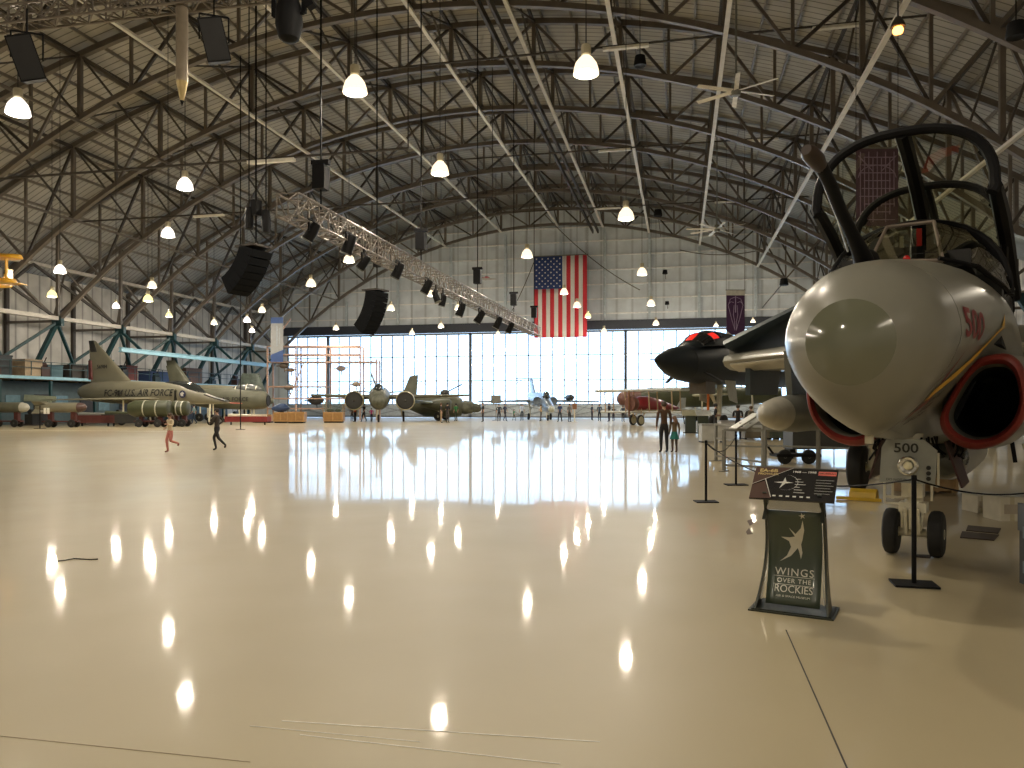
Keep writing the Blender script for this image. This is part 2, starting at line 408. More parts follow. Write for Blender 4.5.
# conduits across the roof carrying strip lights
tube_m = mat('strip light diffuser', (0.8,0.78,0.7), 0.4)
for i, (Y, z, ps) in enumerate([(41, 20.6, (-4, 6.5)), (58, 20.8, (-6, 4.5)), (75, 20.8, (-8, 3.2)), (33, 13.2, (-20,)), (49, 15.2, (-34,))]):
    xa = -30 if i < 3 else -44; xb = 22 if i < 3 else -12
    if i < 3: xa, xb = -18, 16
    t = thing('light_conduit', 'thin dark conduit crossing the roof with strip lights, %s' % ['nearest of the high ones','second of the high ones','farthest of the high ones','low one at the near left','low one deeper at the left'][i], 'conduit', (0,Y,z), 0, 'conduits with strip lights')
    MB().cyl(V(xa,0,0), V(xb,0,0), 0.06, n=6).build('conduit', steel_d, t)
    for p in ps:
        MB().bar(V(p,0,-.12), V(p+2.4,0,-.12), 0.25, 0.14).build('strip_light', tube_m, t, smooth=0)
    for p in (xa, xb):
        MB().cyl(V(p,0,0), V(p,0,z_up(p)-z), 0.03, n=6).build('hanger', steel_d, t)
# ---------------------------------------------------------------- left side frame: eave rail, node rail, bracing, mezzanine
pale_pipe = mat('weathered pale beam', (0.48,0.45,0.40), 0.5, 0, .15, 2)
for nm, x, z, w, lab_ in (('eave_beam', -52.6, 13.4, 0.4, 'pale horizontal beam along the top of the left side bay'),
                      ('rail_beam', -50, 8.72, 0.45, 'pale horizontal beam joining the truss feet on the left side')):
    tag(MB().bar(V(x,Y0-7,z), V(x,Y1,z), w, w*.7).build(nm, pale_pipe, smooth=0), lab_, 'beam')
tag(MB().bar(V(20.6,Y0-7,8.72), V(20.6,Y1,8.72), .45, .3).build('rail_beam', pale_pipe, smooth=0), 'pale horizontal beam joining the truss feet behind the aircraft at right', 'beam')
for j in range(len(TY)-1):
    ya, yb = TY[j], TY[j+1]
    t = thing('bay_bracing', 'crossed steel bracing in the left side bay, %s bay from the far wall' % ORD[j], 'bracing', (-50, (ya+yb)/2, 0), 0, 'side bay bracing')
    h = (ya-yb)/2; m_ = (0)
    for s in (1, -1):
        MB().bar(V(-.2,-h*s,8.8), V(-2.4,h*s,13.3), 0.2).build('upper_brace', steel_d, t, smooth=0)
        MB().bar(V(-.4,-h*s,8.8), V(-2.6,0,13.3), 0.13).build('strut', steel, t, smooth=0)
        MB().bar(V(-.1,-h*s,8.4), V(-3.6,h*s,2.2), 0.22).build('lower_brace', teal, t, smooth=0)
    MB().bar(V(-2.6,-h,13.3), V(-2.6,-h,z_up(-52.6)), 0.13).build('post', steel, t, smooth=0)
# mezzanine
y0, y1 = 44.0, 84.0
mz = thing('mezzanine', 'light blue edged mezzanine platform along the left wall', 'mezzanine', (-55,0,0))
MB().bbox((0.02,y0,3.65),(4.2,y1,3.85)).build('platform', mat('mezzanine planks', (0.25,0.18,0.12), 0.8), mz, smooth=0)
MB().bbox((4.2,y0,3.68),(4.4,y1,3.92)).build('edge_beam', sky_b, mz, smooth=0)
for j in range(9): y = y0+.3+(y1-y0-.6)*j/8; MB().bar(V(4.1,y,0),V(4.1,y,3.6),.2).build('post', teal, mz, smooth=0)
m = MB()
for z in (4.6,5.1): m.bar(V(4.3,y0,z),V(4.3,y1,z),.05)
for j in range(21): y = y0+(y1-y0)*j/20; m.bar(V(4.3,y,4.0),V(4.3,y,5.1),.05)
m.build('railing', teal, mz, smooth=0)
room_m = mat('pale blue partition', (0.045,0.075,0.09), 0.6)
rm = thing('workshop_room', 'pale blue workshop room with dark doorways below the mezzanine', 'room', (-55,0,0))
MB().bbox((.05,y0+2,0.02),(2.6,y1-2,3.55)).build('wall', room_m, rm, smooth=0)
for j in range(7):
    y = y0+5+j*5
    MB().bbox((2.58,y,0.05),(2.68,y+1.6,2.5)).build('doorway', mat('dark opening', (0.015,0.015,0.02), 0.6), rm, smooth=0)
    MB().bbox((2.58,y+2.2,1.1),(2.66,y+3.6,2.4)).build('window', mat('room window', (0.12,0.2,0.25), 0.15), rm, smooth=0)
up = [( -51.6, 52.4, 1.5,1.7,1.4,'cream cardboard carton',(0.35,0.27,0.18)), (-52,58,1.8,2.6,1.2,'dark parts bin',(0.04,0.035,0.03)), (-52.2,64.5,1.6,1.4,1.5,'dark red machine crate',(0.12,0.03,0.025)),
      (-52,49.5,1.8,2.2,1.6,'black storage cage',(0.03,0.035,0.04)), (-52,68.5,1.4,3.0,1.1,'navy tarpaulin covered crate',(0.03,0.06,0.16)), (-52.3,55.3,1.6,1.6,1.1,'dull blue parts cabinet',(0.07,0.14,0.17)), (-52,74,1.4,2.8,1.7,'brown timber crate',(0.13,0.07,0.04)), (-52,61.2,1.2,1.6,1.9,'teal steel locker',(0.04,0.16,0.18))]
for (x,y,sx,sy,sz,nm,c) in up:
    t = thing('storage_crate', nm+' on the mezzanine deck', 'crate', (x,y,3.86), 0)
    MB().bbox((-sx/2,-sy/2,0.08),(sx/2,sy/2,sz)).build('body', mat(nm, c, 0.7), t, smooth=0)
    MB().bbox((-sx/2-.03,-sy/2-.03,sz-.12),(sx/2+.03,sy/2+.03,sz+.02)).build('lid', mat(nm+' lid', tuple(v*.8 for v in c), 0.7), t, smooth=0)
    for a in (-1,1): MB().bbox((-sx/2,a*sy*.35-.06,0),(sx/2,a*sy*.35+.06,.08)).build('skid', mat('timber skid',(0.3,0.2,0.1),.8), t, smooth=0)
# dark machinery crowding the mezzanine and the floor below it
random.seed(11)
kinds = ('lathe','compressor','engine stand','tool chest','generator','winch','gearbox','pump')
for i in range(16):
    y = 46.5+i*2.35; top = i % 2; x = -51.2 if top else -49.6+random.uniform(-.3,.3); z0 = 3.86 if top else 0.0
    t = thing('machine', 'dark %s %s the mezzanine, %s machine from the near end' % (kinds[i % 8], 'on' if top else 'on the floor before', ORD[i]), 'machine', (x, y, z0), 0, 'dark machines by the mezzanine')
    c = random.choice([(.02,.02,.022),(.035,.03,.025),(.02,.035,.04),(.05,.02,.015)]); mm = mat('machine paint %d' % int(c[0]*1000+c[1]*100000), c, .6)
    w_, d_, h_ = random.uniform(.5,.9), random.uniform(.6,1.0), random.uniform(.5,1.1)
    MB().bbox((-w_/2,-d_/2,.1),(w_/2,d_/2,h_)).build('body', mm, t, smooth=0)
    MB().cyl(V(0,-d_*.4,h_+.18),V(0,d_*.4,h_+.18),.2,n=12).build('drum', mm, t)
    m = MB(); m.bar(V(0,-d_*.2,h_),V(0,-d_*.2,h_+.2),.08); m.bar(V(-.2,d_*.3,h_),V(.1,d_*.45,h_+.8),.06); m.build('lever', mm, t, smooth=0)
    MB().bbox((-w_/2-.05,-d_/2-.05,0),(w_/2+.05,d_/2+.05,.1)).build('base', steel_d, t, smooth=0)
cr = MB().bar(V(-47.8,58.5,6.45), V(-47.8,83.5,6.3), 0.25, 0.3)
cr.bar(V(-47.8,58.5,6.62), V(-47.8,83.5,6.47), 0.45, 0.07); cr.bar(V(-47.8,58.5,6.28), V(-47.8,83.5,6.13), 0.45, 0.07)
t = thing('crane_beam', 'long light blue crane beam carried along the left bay', 'beam'); cr.build('beam', sky_b, t, smooth=0)
for y in TY[1:5]: MB().bar(V(-47.8,y-.1,6.6), V(-49.9,y,8.3), 0.2).build('bracket', teal, t, smooth=0)
# ================================================================ nose-on attack jet at the right
cream = mat('aged light gull grey paint', (0.215,0.21,0.175), 0.32, 0, 0.06, 1.2, coat=0.25)
tipm = mat('greenish glossy radome cap', (0.15,0.155,0.11), 0.12, 0, 0.05, 2, coat=0.6)
black = mat('black rubber and fittings', (0.008,0.008,0.009), 0.6, 0, .1, 4, spec=.15)
blackg = mat('black frame paint', (0.006,0.006,0.007), 0.5, 0, .1, 4, spec=.12)
red_m = mat('dull red intake lip', (0.20,0.022,0.016), 0.5, 0, .15, 3)
white_g = mat('white gear paint', (0.70,0.66,0.52), 0.4, 0, .1, 5)
tire_m = mat('black tyre', (0.012,0.012,0.012), 0.75)
maroon = mat('maroon marking', (0.20,0.02,0.025), 0.5)
yel_m = mat('yellow stripe', (0.62,0.36,0.03), 0.5)
ink = mat('dark marking ink', (0.02,0.02,0.02), 0.5)
dark_i = mat('dark interior', (0.01,0.01,0.01), 0.7)
slate = mat('dark slate paint', (0.035,0.05,0.06), 0.4, 0, .15, 2)
grey_m = mat('medium grey paint', (0.16,0.165,0.15), 0.45, 0, .1, 2)
chrome = mat('bare polished metal', (0.75,0.75,0.72), 0.2, 1.0)
cglass = glass('amber tinted canopy glass', (0.86,0.85,0.70), 0.96)
wglass = glass('windshield glass', (0.42,0.42,0.38), 0.80)
fairing = mat('pale probe fairing', (0.35,0.32,0.26), 0.35)

TIP = (2.39, 5.5); AX = (0.573, 0.819)
HP = math.atan2(AX[1], AX[0]) + YAW
jet = thing('attack_jet', 'big light grey attack jet with open black framed canopies, seen nose on, number 500', 'aircraft', W(TIP[0], TIP[1]), HP)
def P(s, o, z): return Vector((s, -o, z))
# station: top, bottom, half width, height of max width, upper exponent, lower exponent
SEC = [(0.0,2.07,2.03,.02,2.05,2,2),(0.03,2.23,1.87,.17,2.05,2,2),(0.10,2.37,1.74,.31,2.06,2,1.95),(0.25,2.52,1.58,.45,2.08,2,1.8),(0.45,2.65,1.45,.555,2.10,2,1.65),
       (0.70,2.73,1.37,.605,2.12,2,1.5),(0.92,2.77,1.34,.635,2.15,2.05,1.42),(1.3,2.84,1.32,.69,2.2,2.1,1.33),(1.8,2.91,1.29,.75,2.25,2.3,1.22),(2.3,2.95,1.27,.80,2.3,2.5,1.1),
       (2.8,2.92,1.26,.84,2.34,2.8,1.0),(3.4,2.88,1.26,.88,2.36,3,.98),(4.6,2.90,1.15,.90,2.3,3,1.1),(6.0,3.02,1.08,.90,2.2,2.6,1.6),(7.5,3.15,1.1,.88,2.2,2.3,1.8),(10,3.1,1.2,.8,2.3,2,2),(14,2.95,1.6,.5,2.35,2,2),(17.2,2.8,2.2,.22,2.5,2,2)]
def sec(s):
    for i in range(len(SEC)-1):
        if s <= SEC[i+1][0]: break
    a, b = SEC[i], SEC[i+1]; t = max(0, min(1, (s-a[0])/(b[0]-a[0])))
    if i == 0: t = math.sqrt(t)
    def tan(j, k):
        lo, hi = max(j-1, 0), min(j+1, len(SEC)-1); return (SEC[hi][k]-SEC[lo][k])/(SEC[hi][0]-SEC[lo][0])
    out = []
    for k in range(1, 7):
        if i < 3: out.append(a[k]+(b[k]-a[k])*t); continue
        h = b[0]-a[0]; m0, m1 = tan(i, k)*h, tan(i+1, k)*h
        out.append((2*t**3-3*t**2+1)*a[k]+(t**3-2*t**2+t)*m0+(-2*t**3+3*t**2)*b[k]+(t**3-t**2)*m1)
    return out
def pring(s, n=40, grow=0.0):
    zt, zb, hw, zm, pu, pl = sec(s); r = []
    for k in range(n):
        a = 2*PI*k/n; c, sn = math.cos(a), math.sin(a); p = pu if sn >= 0 else pl
        y = math.copysign(abs(c)**(2/p), c)*(hw+grow); hh = (zt-zm if sn >= 0 else zm-zb)+grow
        r.append(P(s, y, zm+math.copysign(abs(sn)**(2/p), sn)*hh))
    return r
def surf_o(s, z, e=0.006):
    zt, zb, hw, zm, pu, pl = sec(s); p, h = (pu, zt-zm) if z >= zm else (pl, zm-zb)
    t = min(abs(z-zm)/h, 1); return hw*(1-t**p)**(1/p)+e
def SP(s, z, e=0.006): return P(s, surf_o(s, z, e), z)
m = MB(); m.loft([pring(s) for s in [.10,.14,.19,.25,.35,.45,.57,.7,.81,.92]], cap0=True, cap1=True); m.build('radome', cream, jet, smooth=40)
m = MB(); m.loft([pring(s) for s in [0,.004,.015,.03,.06,.10]]); m.build('radome_cap', tipm, jet, smooth=60)
m = MB(); m.loft([pring(s, grow=-.002) for s in [.92,.935]])
m.build('radome_seam', ink, jet)
st = [.94,1.1,1.3,1.5,1.8,2.0,2.3,2.55,2.8,3.1,3.4,4,4.6,5.3,6,6.8,7.5,8.7,10,12,14,16,17.2]
m = MB(); m.loft([pring(s) for s in st]); fus = m.build('fuselage', cream, jet, smooth=50)
# centre strip on top of the nose
m = MB(); g = []
for s in [.12,.2,.3,.45,.6,.75,.9,1.1,1.3,1.5,1.8]:
    zt, zb, hw, zm, pu, pl = sec(s); w = .05
    row = []
    for o in (-.30, -.26, -.22):
        zz = zm+(zt-zm)*max(0,(1-(min(abs(o),hw)/hw)**pu))**(1/pu)+.004; row.append(P(s, o, zz))
    g.append(row)
m.sheet(g[2:]); m.build('deicing_strip', mat('darker grey strip', (0.22,0.21,0.18), 0.4), jet)
# markings projected on the port side
def mark(name, polys, m_, parent=fus):
    mb = MB()
    for poly in polys:
        n = 14; grid = []
        (s0,a0,b0),(s1,a1,b1) = poly
        for i in range(n+1):
            t = i/n; s = s0+(s1-s0)*t; a = a0+(a1-a0)*t; b = b0+(b1-b0)*t
            grid.append([SP(s, a), SP(s, (a+b)/2), SP(s, b)])
        mb.sheet(grid)
    return mb.build(name, m_, jet)
mark('yellow_stripe', [((.99,1.62,1.72),(2.3,2.05,2.17)),((2.3,2.05,2.17),(2.75,2.33,2.46))], yel_m)
mark('stripe_edge', [((.99,1.72,1.732),(2.3,2.17,2.182)),((.99,1.608,1.62),(2.3,2.038,2.05)),((2.3,2.038,2.05),(2.75,2.318,2.33)),((2.3,2.17,2.182),(2.75,2.46,2.472))], ink)
mark('arrow_head', [((.94,1.44,1.46),(1.06,1.56,1.84)),((1.06,1.70,1.84),(1.24,2.02,2.03)),((1.06,1.54,1.62),(1.2,1.62,1.72))], maroon)
mark('panel_line', [((.95,1.40,1.405),(2.1,1.32,1.325)),((1.0,1.98,1.985),(1.45,1.80,1.805)),((1.7,2.10,2.106),(2.05,2.12,2.126))], grey_m)
mb = MB(); text_mb(mb, '500', .26, None, fn=lambda x, y: SP(1.36+x*1.7, 2.24+y*1.25), bold=.006)
mb.build('side_number', maroon, jet)
mb = MB()
for i, t in enumerate(['JET INTAKE','DANGER','KEEP CLEAR']):
    text_mb(mb, t, .075, None, fn=lambda x, y, i=i: SP(1.42+x, 1.66-.085*i+y+.22*x), bold=.002)
mb.build('stencil', ink, jet)
m = MB(); m.box(P(.84,.0,1.325), (.07,.055,.07)); m.build('belly_light', white_g, jet)
m = MB(); m.ell(P(2.28,.07,2.985), .035,.035,.04); m.cyl(P(2.28,.07,2.94),P(2.28,.07,2.97),.045); m.build('beacon', mat('red beacon', (0.5,0.01,0.01), 0.2), jet)
# ---- intakes
IN = [(.80,2.09),(.64,2.06),(.51,1.94),(.37,1.70),(.27,1.46),(.33,1.27),(.53,1.16),(.78,1.22),(.96,1.42),(1.02,1.68),(.98,1.94),(.90,2.06)]
def closed_spline(pts, k=4):
    n = len(pts); out = []
    for i in range(n):
        p0, p1, p2, p3 = (pts[(i+j-1) % n] for j in range(4))
        for t in range(k):
            t /= k
            out.append(tuple(.5*((2*b)+(-a+c)*t+(2*a-5*b+4*c-d)*t*t+(-a+3*b-3*c+d)*t**3) for a,b,c,d in zip(p0,p1,p2,p3)))
    return out
INS = closed_spline(IN)
ic = (.66, 1.63)
def iring(s, k, sg, dc=(0,0), ko=None):
    ko = ko or k
    s = s-.38 if s < 4 else s
    return [P(s - .25*(z-1.6), sg*(ic[0]+dc[0]+(o-ic[0])*ko), ic[1]+dc[1]+(z-ic[1])*k) for o, z in INS]
for sg, nm in ((1,'port'), (-1,'starboard')):
    m = MB(); m.loft([iring(3.42,.80,sg), iring(3.37,.82,sg), iring(3.32,.88,sg), iring(3.33,.95,sg), iring(3.38,1.0,sg), iring(3.46,1.02,sg)], cap0=False, cap1=False)
    m.build('intake_lip', red_m, jet, smooth=60)
    m = MB(); m.loft([iring(3.40,.80,sg), iring(3.6,.78,sg), iring(3.75,.77,sg)], cap0=False, cap1=False); m.build('intake_liner', cream, jet, smooth=60)
    m = MB(); m.loft([iring(3.75,.77,sg), iring(4.4,.70,sg), iring(5.2,.6,sg)], cap0=False, cap1=True); m.build('intake_duct', dark_i, jet, smooth=60)
    m = MB(); m.loft([iring(3.46,1.02,sg), iring(4.2,1.1,sg,(.05,0)), iring(5.4,1.1,sg,(.05,.0)), iring(7,1.05,sg,(.02,-.02)), iring(9,.95,sg,(0,0)), iring(10.6,.7,sg,(.1,.1))], cap0=False)
    m.build('engine_nacelle', cream, jet, smooth=60)
    m = MB(); m.lathe([(.26,0),(.28,.0),(.24,.5),(.2,.5),(.2,.1)], P(10.5,sg*.78,1.75), 16, 'x'); m.build('exhaust_nozzle', grey_m, jet)
    # boundary layer wedge between intake and fuselage
    m = MB(); m.prism([P(3.6,sg*.3,1.35),P(3.6,sg*.52,1.85),P(5.5,sg*.6,1.85),P(5.5,sg*.3,1.35)], (0,.06,0)); m.build('splitter', dark_i, jet, smooth=0)
# ---- wings with folded outer panels
for sg in (1,-1):
    m = MB(); m.wing(P(6.3,sg*.75,2.50), P(10.6,sg*.75,2.38), P(11.2,sg*3.75,2.34), P(7.95,sg*3.75,2.40), .46, .32); m.build('inner_wing', cream, jet, smooth=50)
    m = MB(); m.wing(P(6.35,sg*.8,2.42), P(6.9,sg*.8,2.30), P(8.4,sg*3.6,2.22), P(7.9,sg*3.6,2.34), .08, .06); m.build('leading_slat', mat('pale slat', (0.5,0.47,0.40), 0.4), jet, smooth=50)
    a = math.radians(29)
    hx, hz = 3.72, 2.60
    def fo(s, d, h=0): return P(s, sg*(hx-d*math.cos(a)-h*math.sin(a)), hz+d*math.sin(a)-h*math.cos(a)+.1)
    m = MB(); m.wing(fo(7.9,0), fo(11.2,0), fo(11.6,3.6), fo(9.3,3.6), .30, .16, nrm=(0,-sg*math.sin(a),math.cos(a))); m.build('folded_wing_panel', slate if sg < 0 else mat('pale blue grey underside', (0.42,0.5,0.55), 0.4), jet, smooth=50)
    m = MB()
    for s in (8.6, 9.6, 10.6): m.box(P(s,sg*3.74,2.52), (.25,.14,.36))
    m.build('fold_hinge', grey_m, jet)
    # pylons and stores
    m = MB(); m.prism([P(7.2,sg*2.4,2.5),P(9.6,sg*2.4,2.42),P(9.3,sg*2.4,1.72),P(7.4,sg*2.4,1.72)], (0,.1,0)); m.build('inner_pylon', grey_m, jet, smooth=0)
    m = MB(); m.prism([P(8.0,sg*3.3,2.35),P(9.9,sg*3.3,2.32),P(9.7,sg*3.3,1.80),P(8.0,sg*3.3,1.78)], (0,.09,0)); m.build('outer_pylon', slate, jet, smooth=0)
    prof = [(0,0),(.07,.04),(.14,.16),(.21,.42),(.27,.85),(.31,1.4),(.33,2.0),(.33,3.2),(.28,4.0),(.17,4.8),(.03,5.3)]
    c = (5.9, -sg*2.4, 1.46)
    m = MB(); m.lathe([p for p in prof if p[1] <= .85], c, 24, 'x'); m.build('tank_nose', mat('pale tank nose', (0.46,0.44,0.38), 0.3, coat=.3), jet, smooth=50)
    m = MB(); m.lathe([p for p in prof if p[1] >= .85], c, 24, 'x')
    for an in (35,145,-35,-145):
        q = math.radians(an); m.wing(V(10.2,-sg*2.4,1.46)+V(0,math.cos(q)*.18,math.sin(q)*.18), V(10.9,-sg*2.4,1.46)+V(0,math.cos(q)*.12,math.sin(q)*.12), V(11.1,-sg*2.4,1.46)+V(0,math.cos(q)*.5,math.sin(q)*.5), V(10.7,-sg*2.4,1.46)+V(0,math.cos(q)*.5,math.sin(q)*.5), .03,.02,(0,-math.sin(q),math.cos(q)))
    m.build('drop_tank', grey_m, jet, smooth=50)
# ---- tail
m = MB(); m.wing(P(13.2,0,2.9), P(16.6,0,2.9), P(17.4,0,5.0), P(15.8,0,5.0), .3, .14, (0,1,0)); m.build('tail_fin', cream, jet, smooth=50)
m = MB(); m.box(P(16.5,0,5.12),(2.3,.36,.34)); m.build('fin_pod', cream, jet)
for sg in (1,-1): m = MB(); m.wing(P(14.6,sg*.2,2.6), P(16.8,sg*.2,2.6), P(17.4,sg*2.6,2.6), P(16.3,sg*2.6,2.6), .2, .08); m.build('tailplane', cream, jet, smooth=50)
# ---- windshield
def bow(s, hw, z0, z1, n=16, p=2.3, lean=0.0):
    out = []
    for i in range(n+1):
        a = PI*i/n; c, sn = math.cos(a), math.sin(a)
        o = math.copysign(abs(c)**(2/p), c)*hw; z = z0+(z1-z0)*abs(sn)**(2/p); out.append(P(s+lean*(z-z0), o, z))
    return out
WB = [P(2.95,.80,2.72),P(2.62,.62,2.90),P(2.40,.30,2.97),P(2.34,0,2.985),P(2.40,-.30,2.97),P(2.62,-.62,2.90),P(2.95,-.80,2.72)]
wt = bow(3.15, .84, 2.72, 3.50, 12, 2.2)
# glass: side quarter panels and flat centre panel
cb = [P(2.42,.36,2.965),P(2.42,-.30,2.975)]; ct = [P(3.02,.22,3.47),P(3.02,-.22,3.47)]
m = MB(); m.add([cb[0],cb[1],ct[1],ct[0]],[(0,1,2,3)]); m.build('windshield_pane', wglass, jet, smooth=0)
for sg in (1,-1):
    lo_ = [P(2.40,sg*.30,2.975),P(2.62,sg*.60,2.90),P(2.95,sg*.80,2.74),P(3.25,sg*.86,2.70)]
    hi_ = [P(3.02,sg*.22,3.47),P(3.08,sg*.50,3.36),P(3.14,sg*.70,3.15),P(3.25,sg*.86,2.72)]
    mid = [a.lerp(b, .5)+P(-.05,sg*.05,.03) for a, b in zip(lo_, hi_)]
    m = MB(); m.sheet([lo_, mid, hi_]); m.build('quarter_window', wglass, jet, smooth=60)
m = MB()
m.tube([cb[0],ct[0]], .018, 6); m.tube([cb[1],ct[1]], .018, 6); m.tube([ct[0],ct[1]], .02, 6); m.tube([cb[0],P(2.36,0,2.99),cb[1]], .02, 6)
m.build('windshield_trim', mat('worn pale frame edge', (0.22,0.18,0.15), 0.35, .3), jet)
m = MB()
m.tube(bow(3.18,.86,2.70,3.50,18,2.2), .045, 8); m.tube([P(2.38,.33,2.985),P(2.62,.63,2.91),P(2.95,.82,2.75),P(3.3,.88,2.70)], .022, 6); m.tube([P(2.38,-.33,2.985),P(2.62,-.63,2.91),P(2.95,-.82,2.75),P(3.3,-.88,2.70)], .022, 6)
m.build('windshield_frame', blackg, jet)
m = MB(); m.box(P(2.9,0,3.0),(.7,1.15,.16)); m.box(P(3.05,.1,3.12),(.35,.5,.18)); m.box(P(2.7,0,3.08),(.1,.35,.06)); m.build('instrument_coaming', dark_i, jet)
m = MB(); m.loft([[P(3.1,.8,2.9),P(3.1,-.8,2.9),P(3.1,-.8,2.2),P(3.1,.8,2.2)],[P(6.2,.8,2.93),P(6.2,-.8,2.93),P(6.2,-.8,2.2),P(6.2,.8,2.2)]]); m.build('cockpit_well', dark_i, jet, smooth=0)
# ---- seats
for s0 in (3.7, 5.3):
    for sg in (1,-1):
        m = MB(); m.box(P(s0,sg*.4,3.05),(.16,.44,.62)); m.box(P(s0-.02,sg*.4,3.4),(.14,.3,.16)); m.box(P(s0-.25,sg*.4,2.85),(.5,.42,.14))
        m.build('ejection_seat', mat('dark olive seat', (0.03,0.032,0.025), .7), jet, smooth=0)
m = MB(); m.box(P(3.55,.02,3.42),(.03,.05,.34)); m.build('safety_strap', mat('bright red strap', (0.75,0.03,0.02), .5), jet, smooth=0)
m = MB(); m.box(P(3.6,-.16,3.32),(.03,.035,.3)); m.box(P(3.6,.2,3.30),(.03,.035,.28)); m.build('face_curtain_handle', mat('pale striped handle', (0.5,0.48,0.3), .5), jet, smooth=0)
# ---- canopies
def canopy(nm, sb, hwb, z0b, z1b, sr, hwr, z0r, z1r, fr, sp):
    t = MB(); B = bow(sb, hwb, z0b, z1b, 20, 2.5, .12); Rr = bow(sr, hwr, z0r, z1r, 20, 2.3, .0)
    g = [[a.lerp(b, k/6)+P(0,0,.10*math.sin(PI*k/6)) for a, b in zip(B, Rr)] for k in range(7)]
    f = MB(); f.tube([P(sb-.02,hwb*.97,z0b-.06)]+B+[P(sb-.02,-hwb*.97,z0b-.06)], fr, 8)
    f.tube(Rr, fr*.9, 8)
    for sg in (0, -1):
        f.tube([g[k][sg] for k in range(7)], [fr*1.25, fr*1.4, fr*1.5, fr*1.5, fr*1.5, fr*1.5, fr*1.5], 8)
    f.build(nm+'_frame', blackg, jet)
    f = MB(); f.tube([g[k][10] for k in range(7)], sp, 8); f.build(nm+'_spine', blackg, jet)
    f = MB(); f.sheet(g); f.build(nm+'_glass', cglass, jet, smooth=60)
    for q in (3, 17): f = MB(); f.tube([B[q]+P(.04,0,-.06), B[q+(1 if q<10 else -1)]+P(.04,0,-.07)], .03, 6); f.build(nm+'_latch', black, jet)
canopy('canopy', 2.40, .78, 3.60, 4.27, 4.45, .84, 2.98, 3.45, .050, .075)
canopy('rear_canopy', 4.2, .76, 3.5, 4.16, 6.15, .82, 3.02, 3.42, .045, .05)
for sg in (1,-1):
    for a_, b_ in ((P(4.1,sg*.78,2.8),P(3.6,sg*.80,3.30)),(P(5.9,sg*.78,2.8),P(5.3,sg*.79,3.3))): m = MB(); m.tube([a_,b_], .04, 6); m.build('canopy_strut', blackg, jet)
m = MB(); m.loft([[P(s,o*w,z0+h*hh) for o,hh in ((-1,0),(-.8,.6),(-.3,1),(.3,1),(.8,.6),(1,0))] for s,w,z0,h in ((5.9,.80,2.9,.36),(6.6,.72,2.95,.42),(8,.55,3.0,.4),(10,.3,2.98,.25))]); m.build('dorsal_fairing', cream, jet, smooth=50)
# ---- refuelling probe
m = MB(); m.tube([P(2.35,-.26,2.84),P(2.05,-.27,3.0),P(1.75,-.30,3.16),P(1.45,-.34,3.33),P(1.12,-.36,3.5),P(.88,-.38,3.60)], [.11,.085,.06,.055,.055,.055], 12); m.build('refuelling_probe', black, jet)
m = MB(); m.tube([P(.92,-.38,3.585),P(.80,-.40,3.63),P(.66,-.42,3.66),P(.60,-.43,3.67)], [.05,.075,.07,.045], 12); m.build('probe_tip', mat('brown probe tip', (0.04,0.025,0.018), .4), jet)
m = MB(); m.tube([P(2.5,-.30,2.9),P(2.2,-.27,3.0),P(1.98,-.30,3.03)], [.15,.12,.05], 12); m.build('probe_fairing', black, jet)
m = MB(); m.tube([P(.9,-.44,3.62),P(1.15,-.425,3.53),P(1.6,-.40,3.29),P(1.95,-.385,3.06)], .010, 6); m.build('probe_highlight', mat('painted highlight', (.85,.85,.82), .3), jet)  # window reflection along the probe, put in as a white strip
# ---- nose gear
def wheel(mb_t, mb_h, c, r, w, ax=(0,1,0)):
    c = Vector(c); prof = [(r*.55,-w*.5),(r*.82,-w*.5),(r*.95,-w*.38),(r,-w*.15),(r,w*.15),(r*.95,w*.38),(r*.82,w*.5),(r*.55,w*.5)]
    n = 26; y = Vector(ax).normalized(); x = Vector((0,0,1)); z = x.cross(y)
    def lt(mb, pr):
        mb.loft([[c + y*h + (x*math.cos(2*PI*k/n)+z*math.sin(2*PI*k/n))*max(rr,1e-3) for k in range(n)] for rr, h in pr])
    lt(mb_t, prof); lt(mb_h, [(0,-w*.42),(r*.2,-w*.52),(r*.3,-w*.40),(r*.56,-w*.46),(r*.56,w*.46),(r*.3,w*.40),(r*.2,w*.52),(0,w*.42)])
G = 3.3
for sg in (1,-1):
    a, b = MB(), MB(); wheel(a, b, P(G,sg*.215,.245), .245, .14)
    o = a.build('nose_wheel', tire_m, jet); b.build('wheel_hub', white_g, o)
m = MB(); m.cyl(P(G,-.16,.245),P(G,.16,.245),.045); m.cyl(P(G,0,.25),P(G+.02,0,.62),.05); m.cyl(P(G,0,.55),P(G,0,1.3),.09); m.box(P(G-.02,0,.52),(.2,.26,.1)); m.box(P(G-.03,0,.38),(.14,.13,.18))
m.bar(P(G-.12,0,.3),P(G-.18,0,.52),.05); m.bar(P(G-.18,-.06,.52),P(G-.1,-.06,.25),.03); m.bar(P(G-.18,.06,.52),P(G-.1,.06,.25),.03)
m.box(P(G-.05,0,.78),(.2,.2,.3)); m.cyl(P(G-.1,.0,.65),P(G-.1,.0,1.0),.06)
m.build('nose_gear_leg', white_g, jet)
m = MB(); fr = [(-.26,.55),(-.26,.92)]
for a, b in (((-.27,.55),(-.27,1.0)),((-.27,.55),(.1,.55)),((-.27,.62),(-.05,.62)),((-.19,.60),(-.19,.95)),((.18,.6),(.18,1.05)),((.24,.75),(.24,1.1)),((.1,.8),(.24,.75)),((-.27,.85),(-.05,.85)),((-.1,.3),(-.1,.55)),((.08,.28),(.1,.55))):
    m.bar(P(G-.10,a[0],a[1]), P(G-.10,b[0],b[1]), .022)
m.build('drag_strut', white_g, jet)
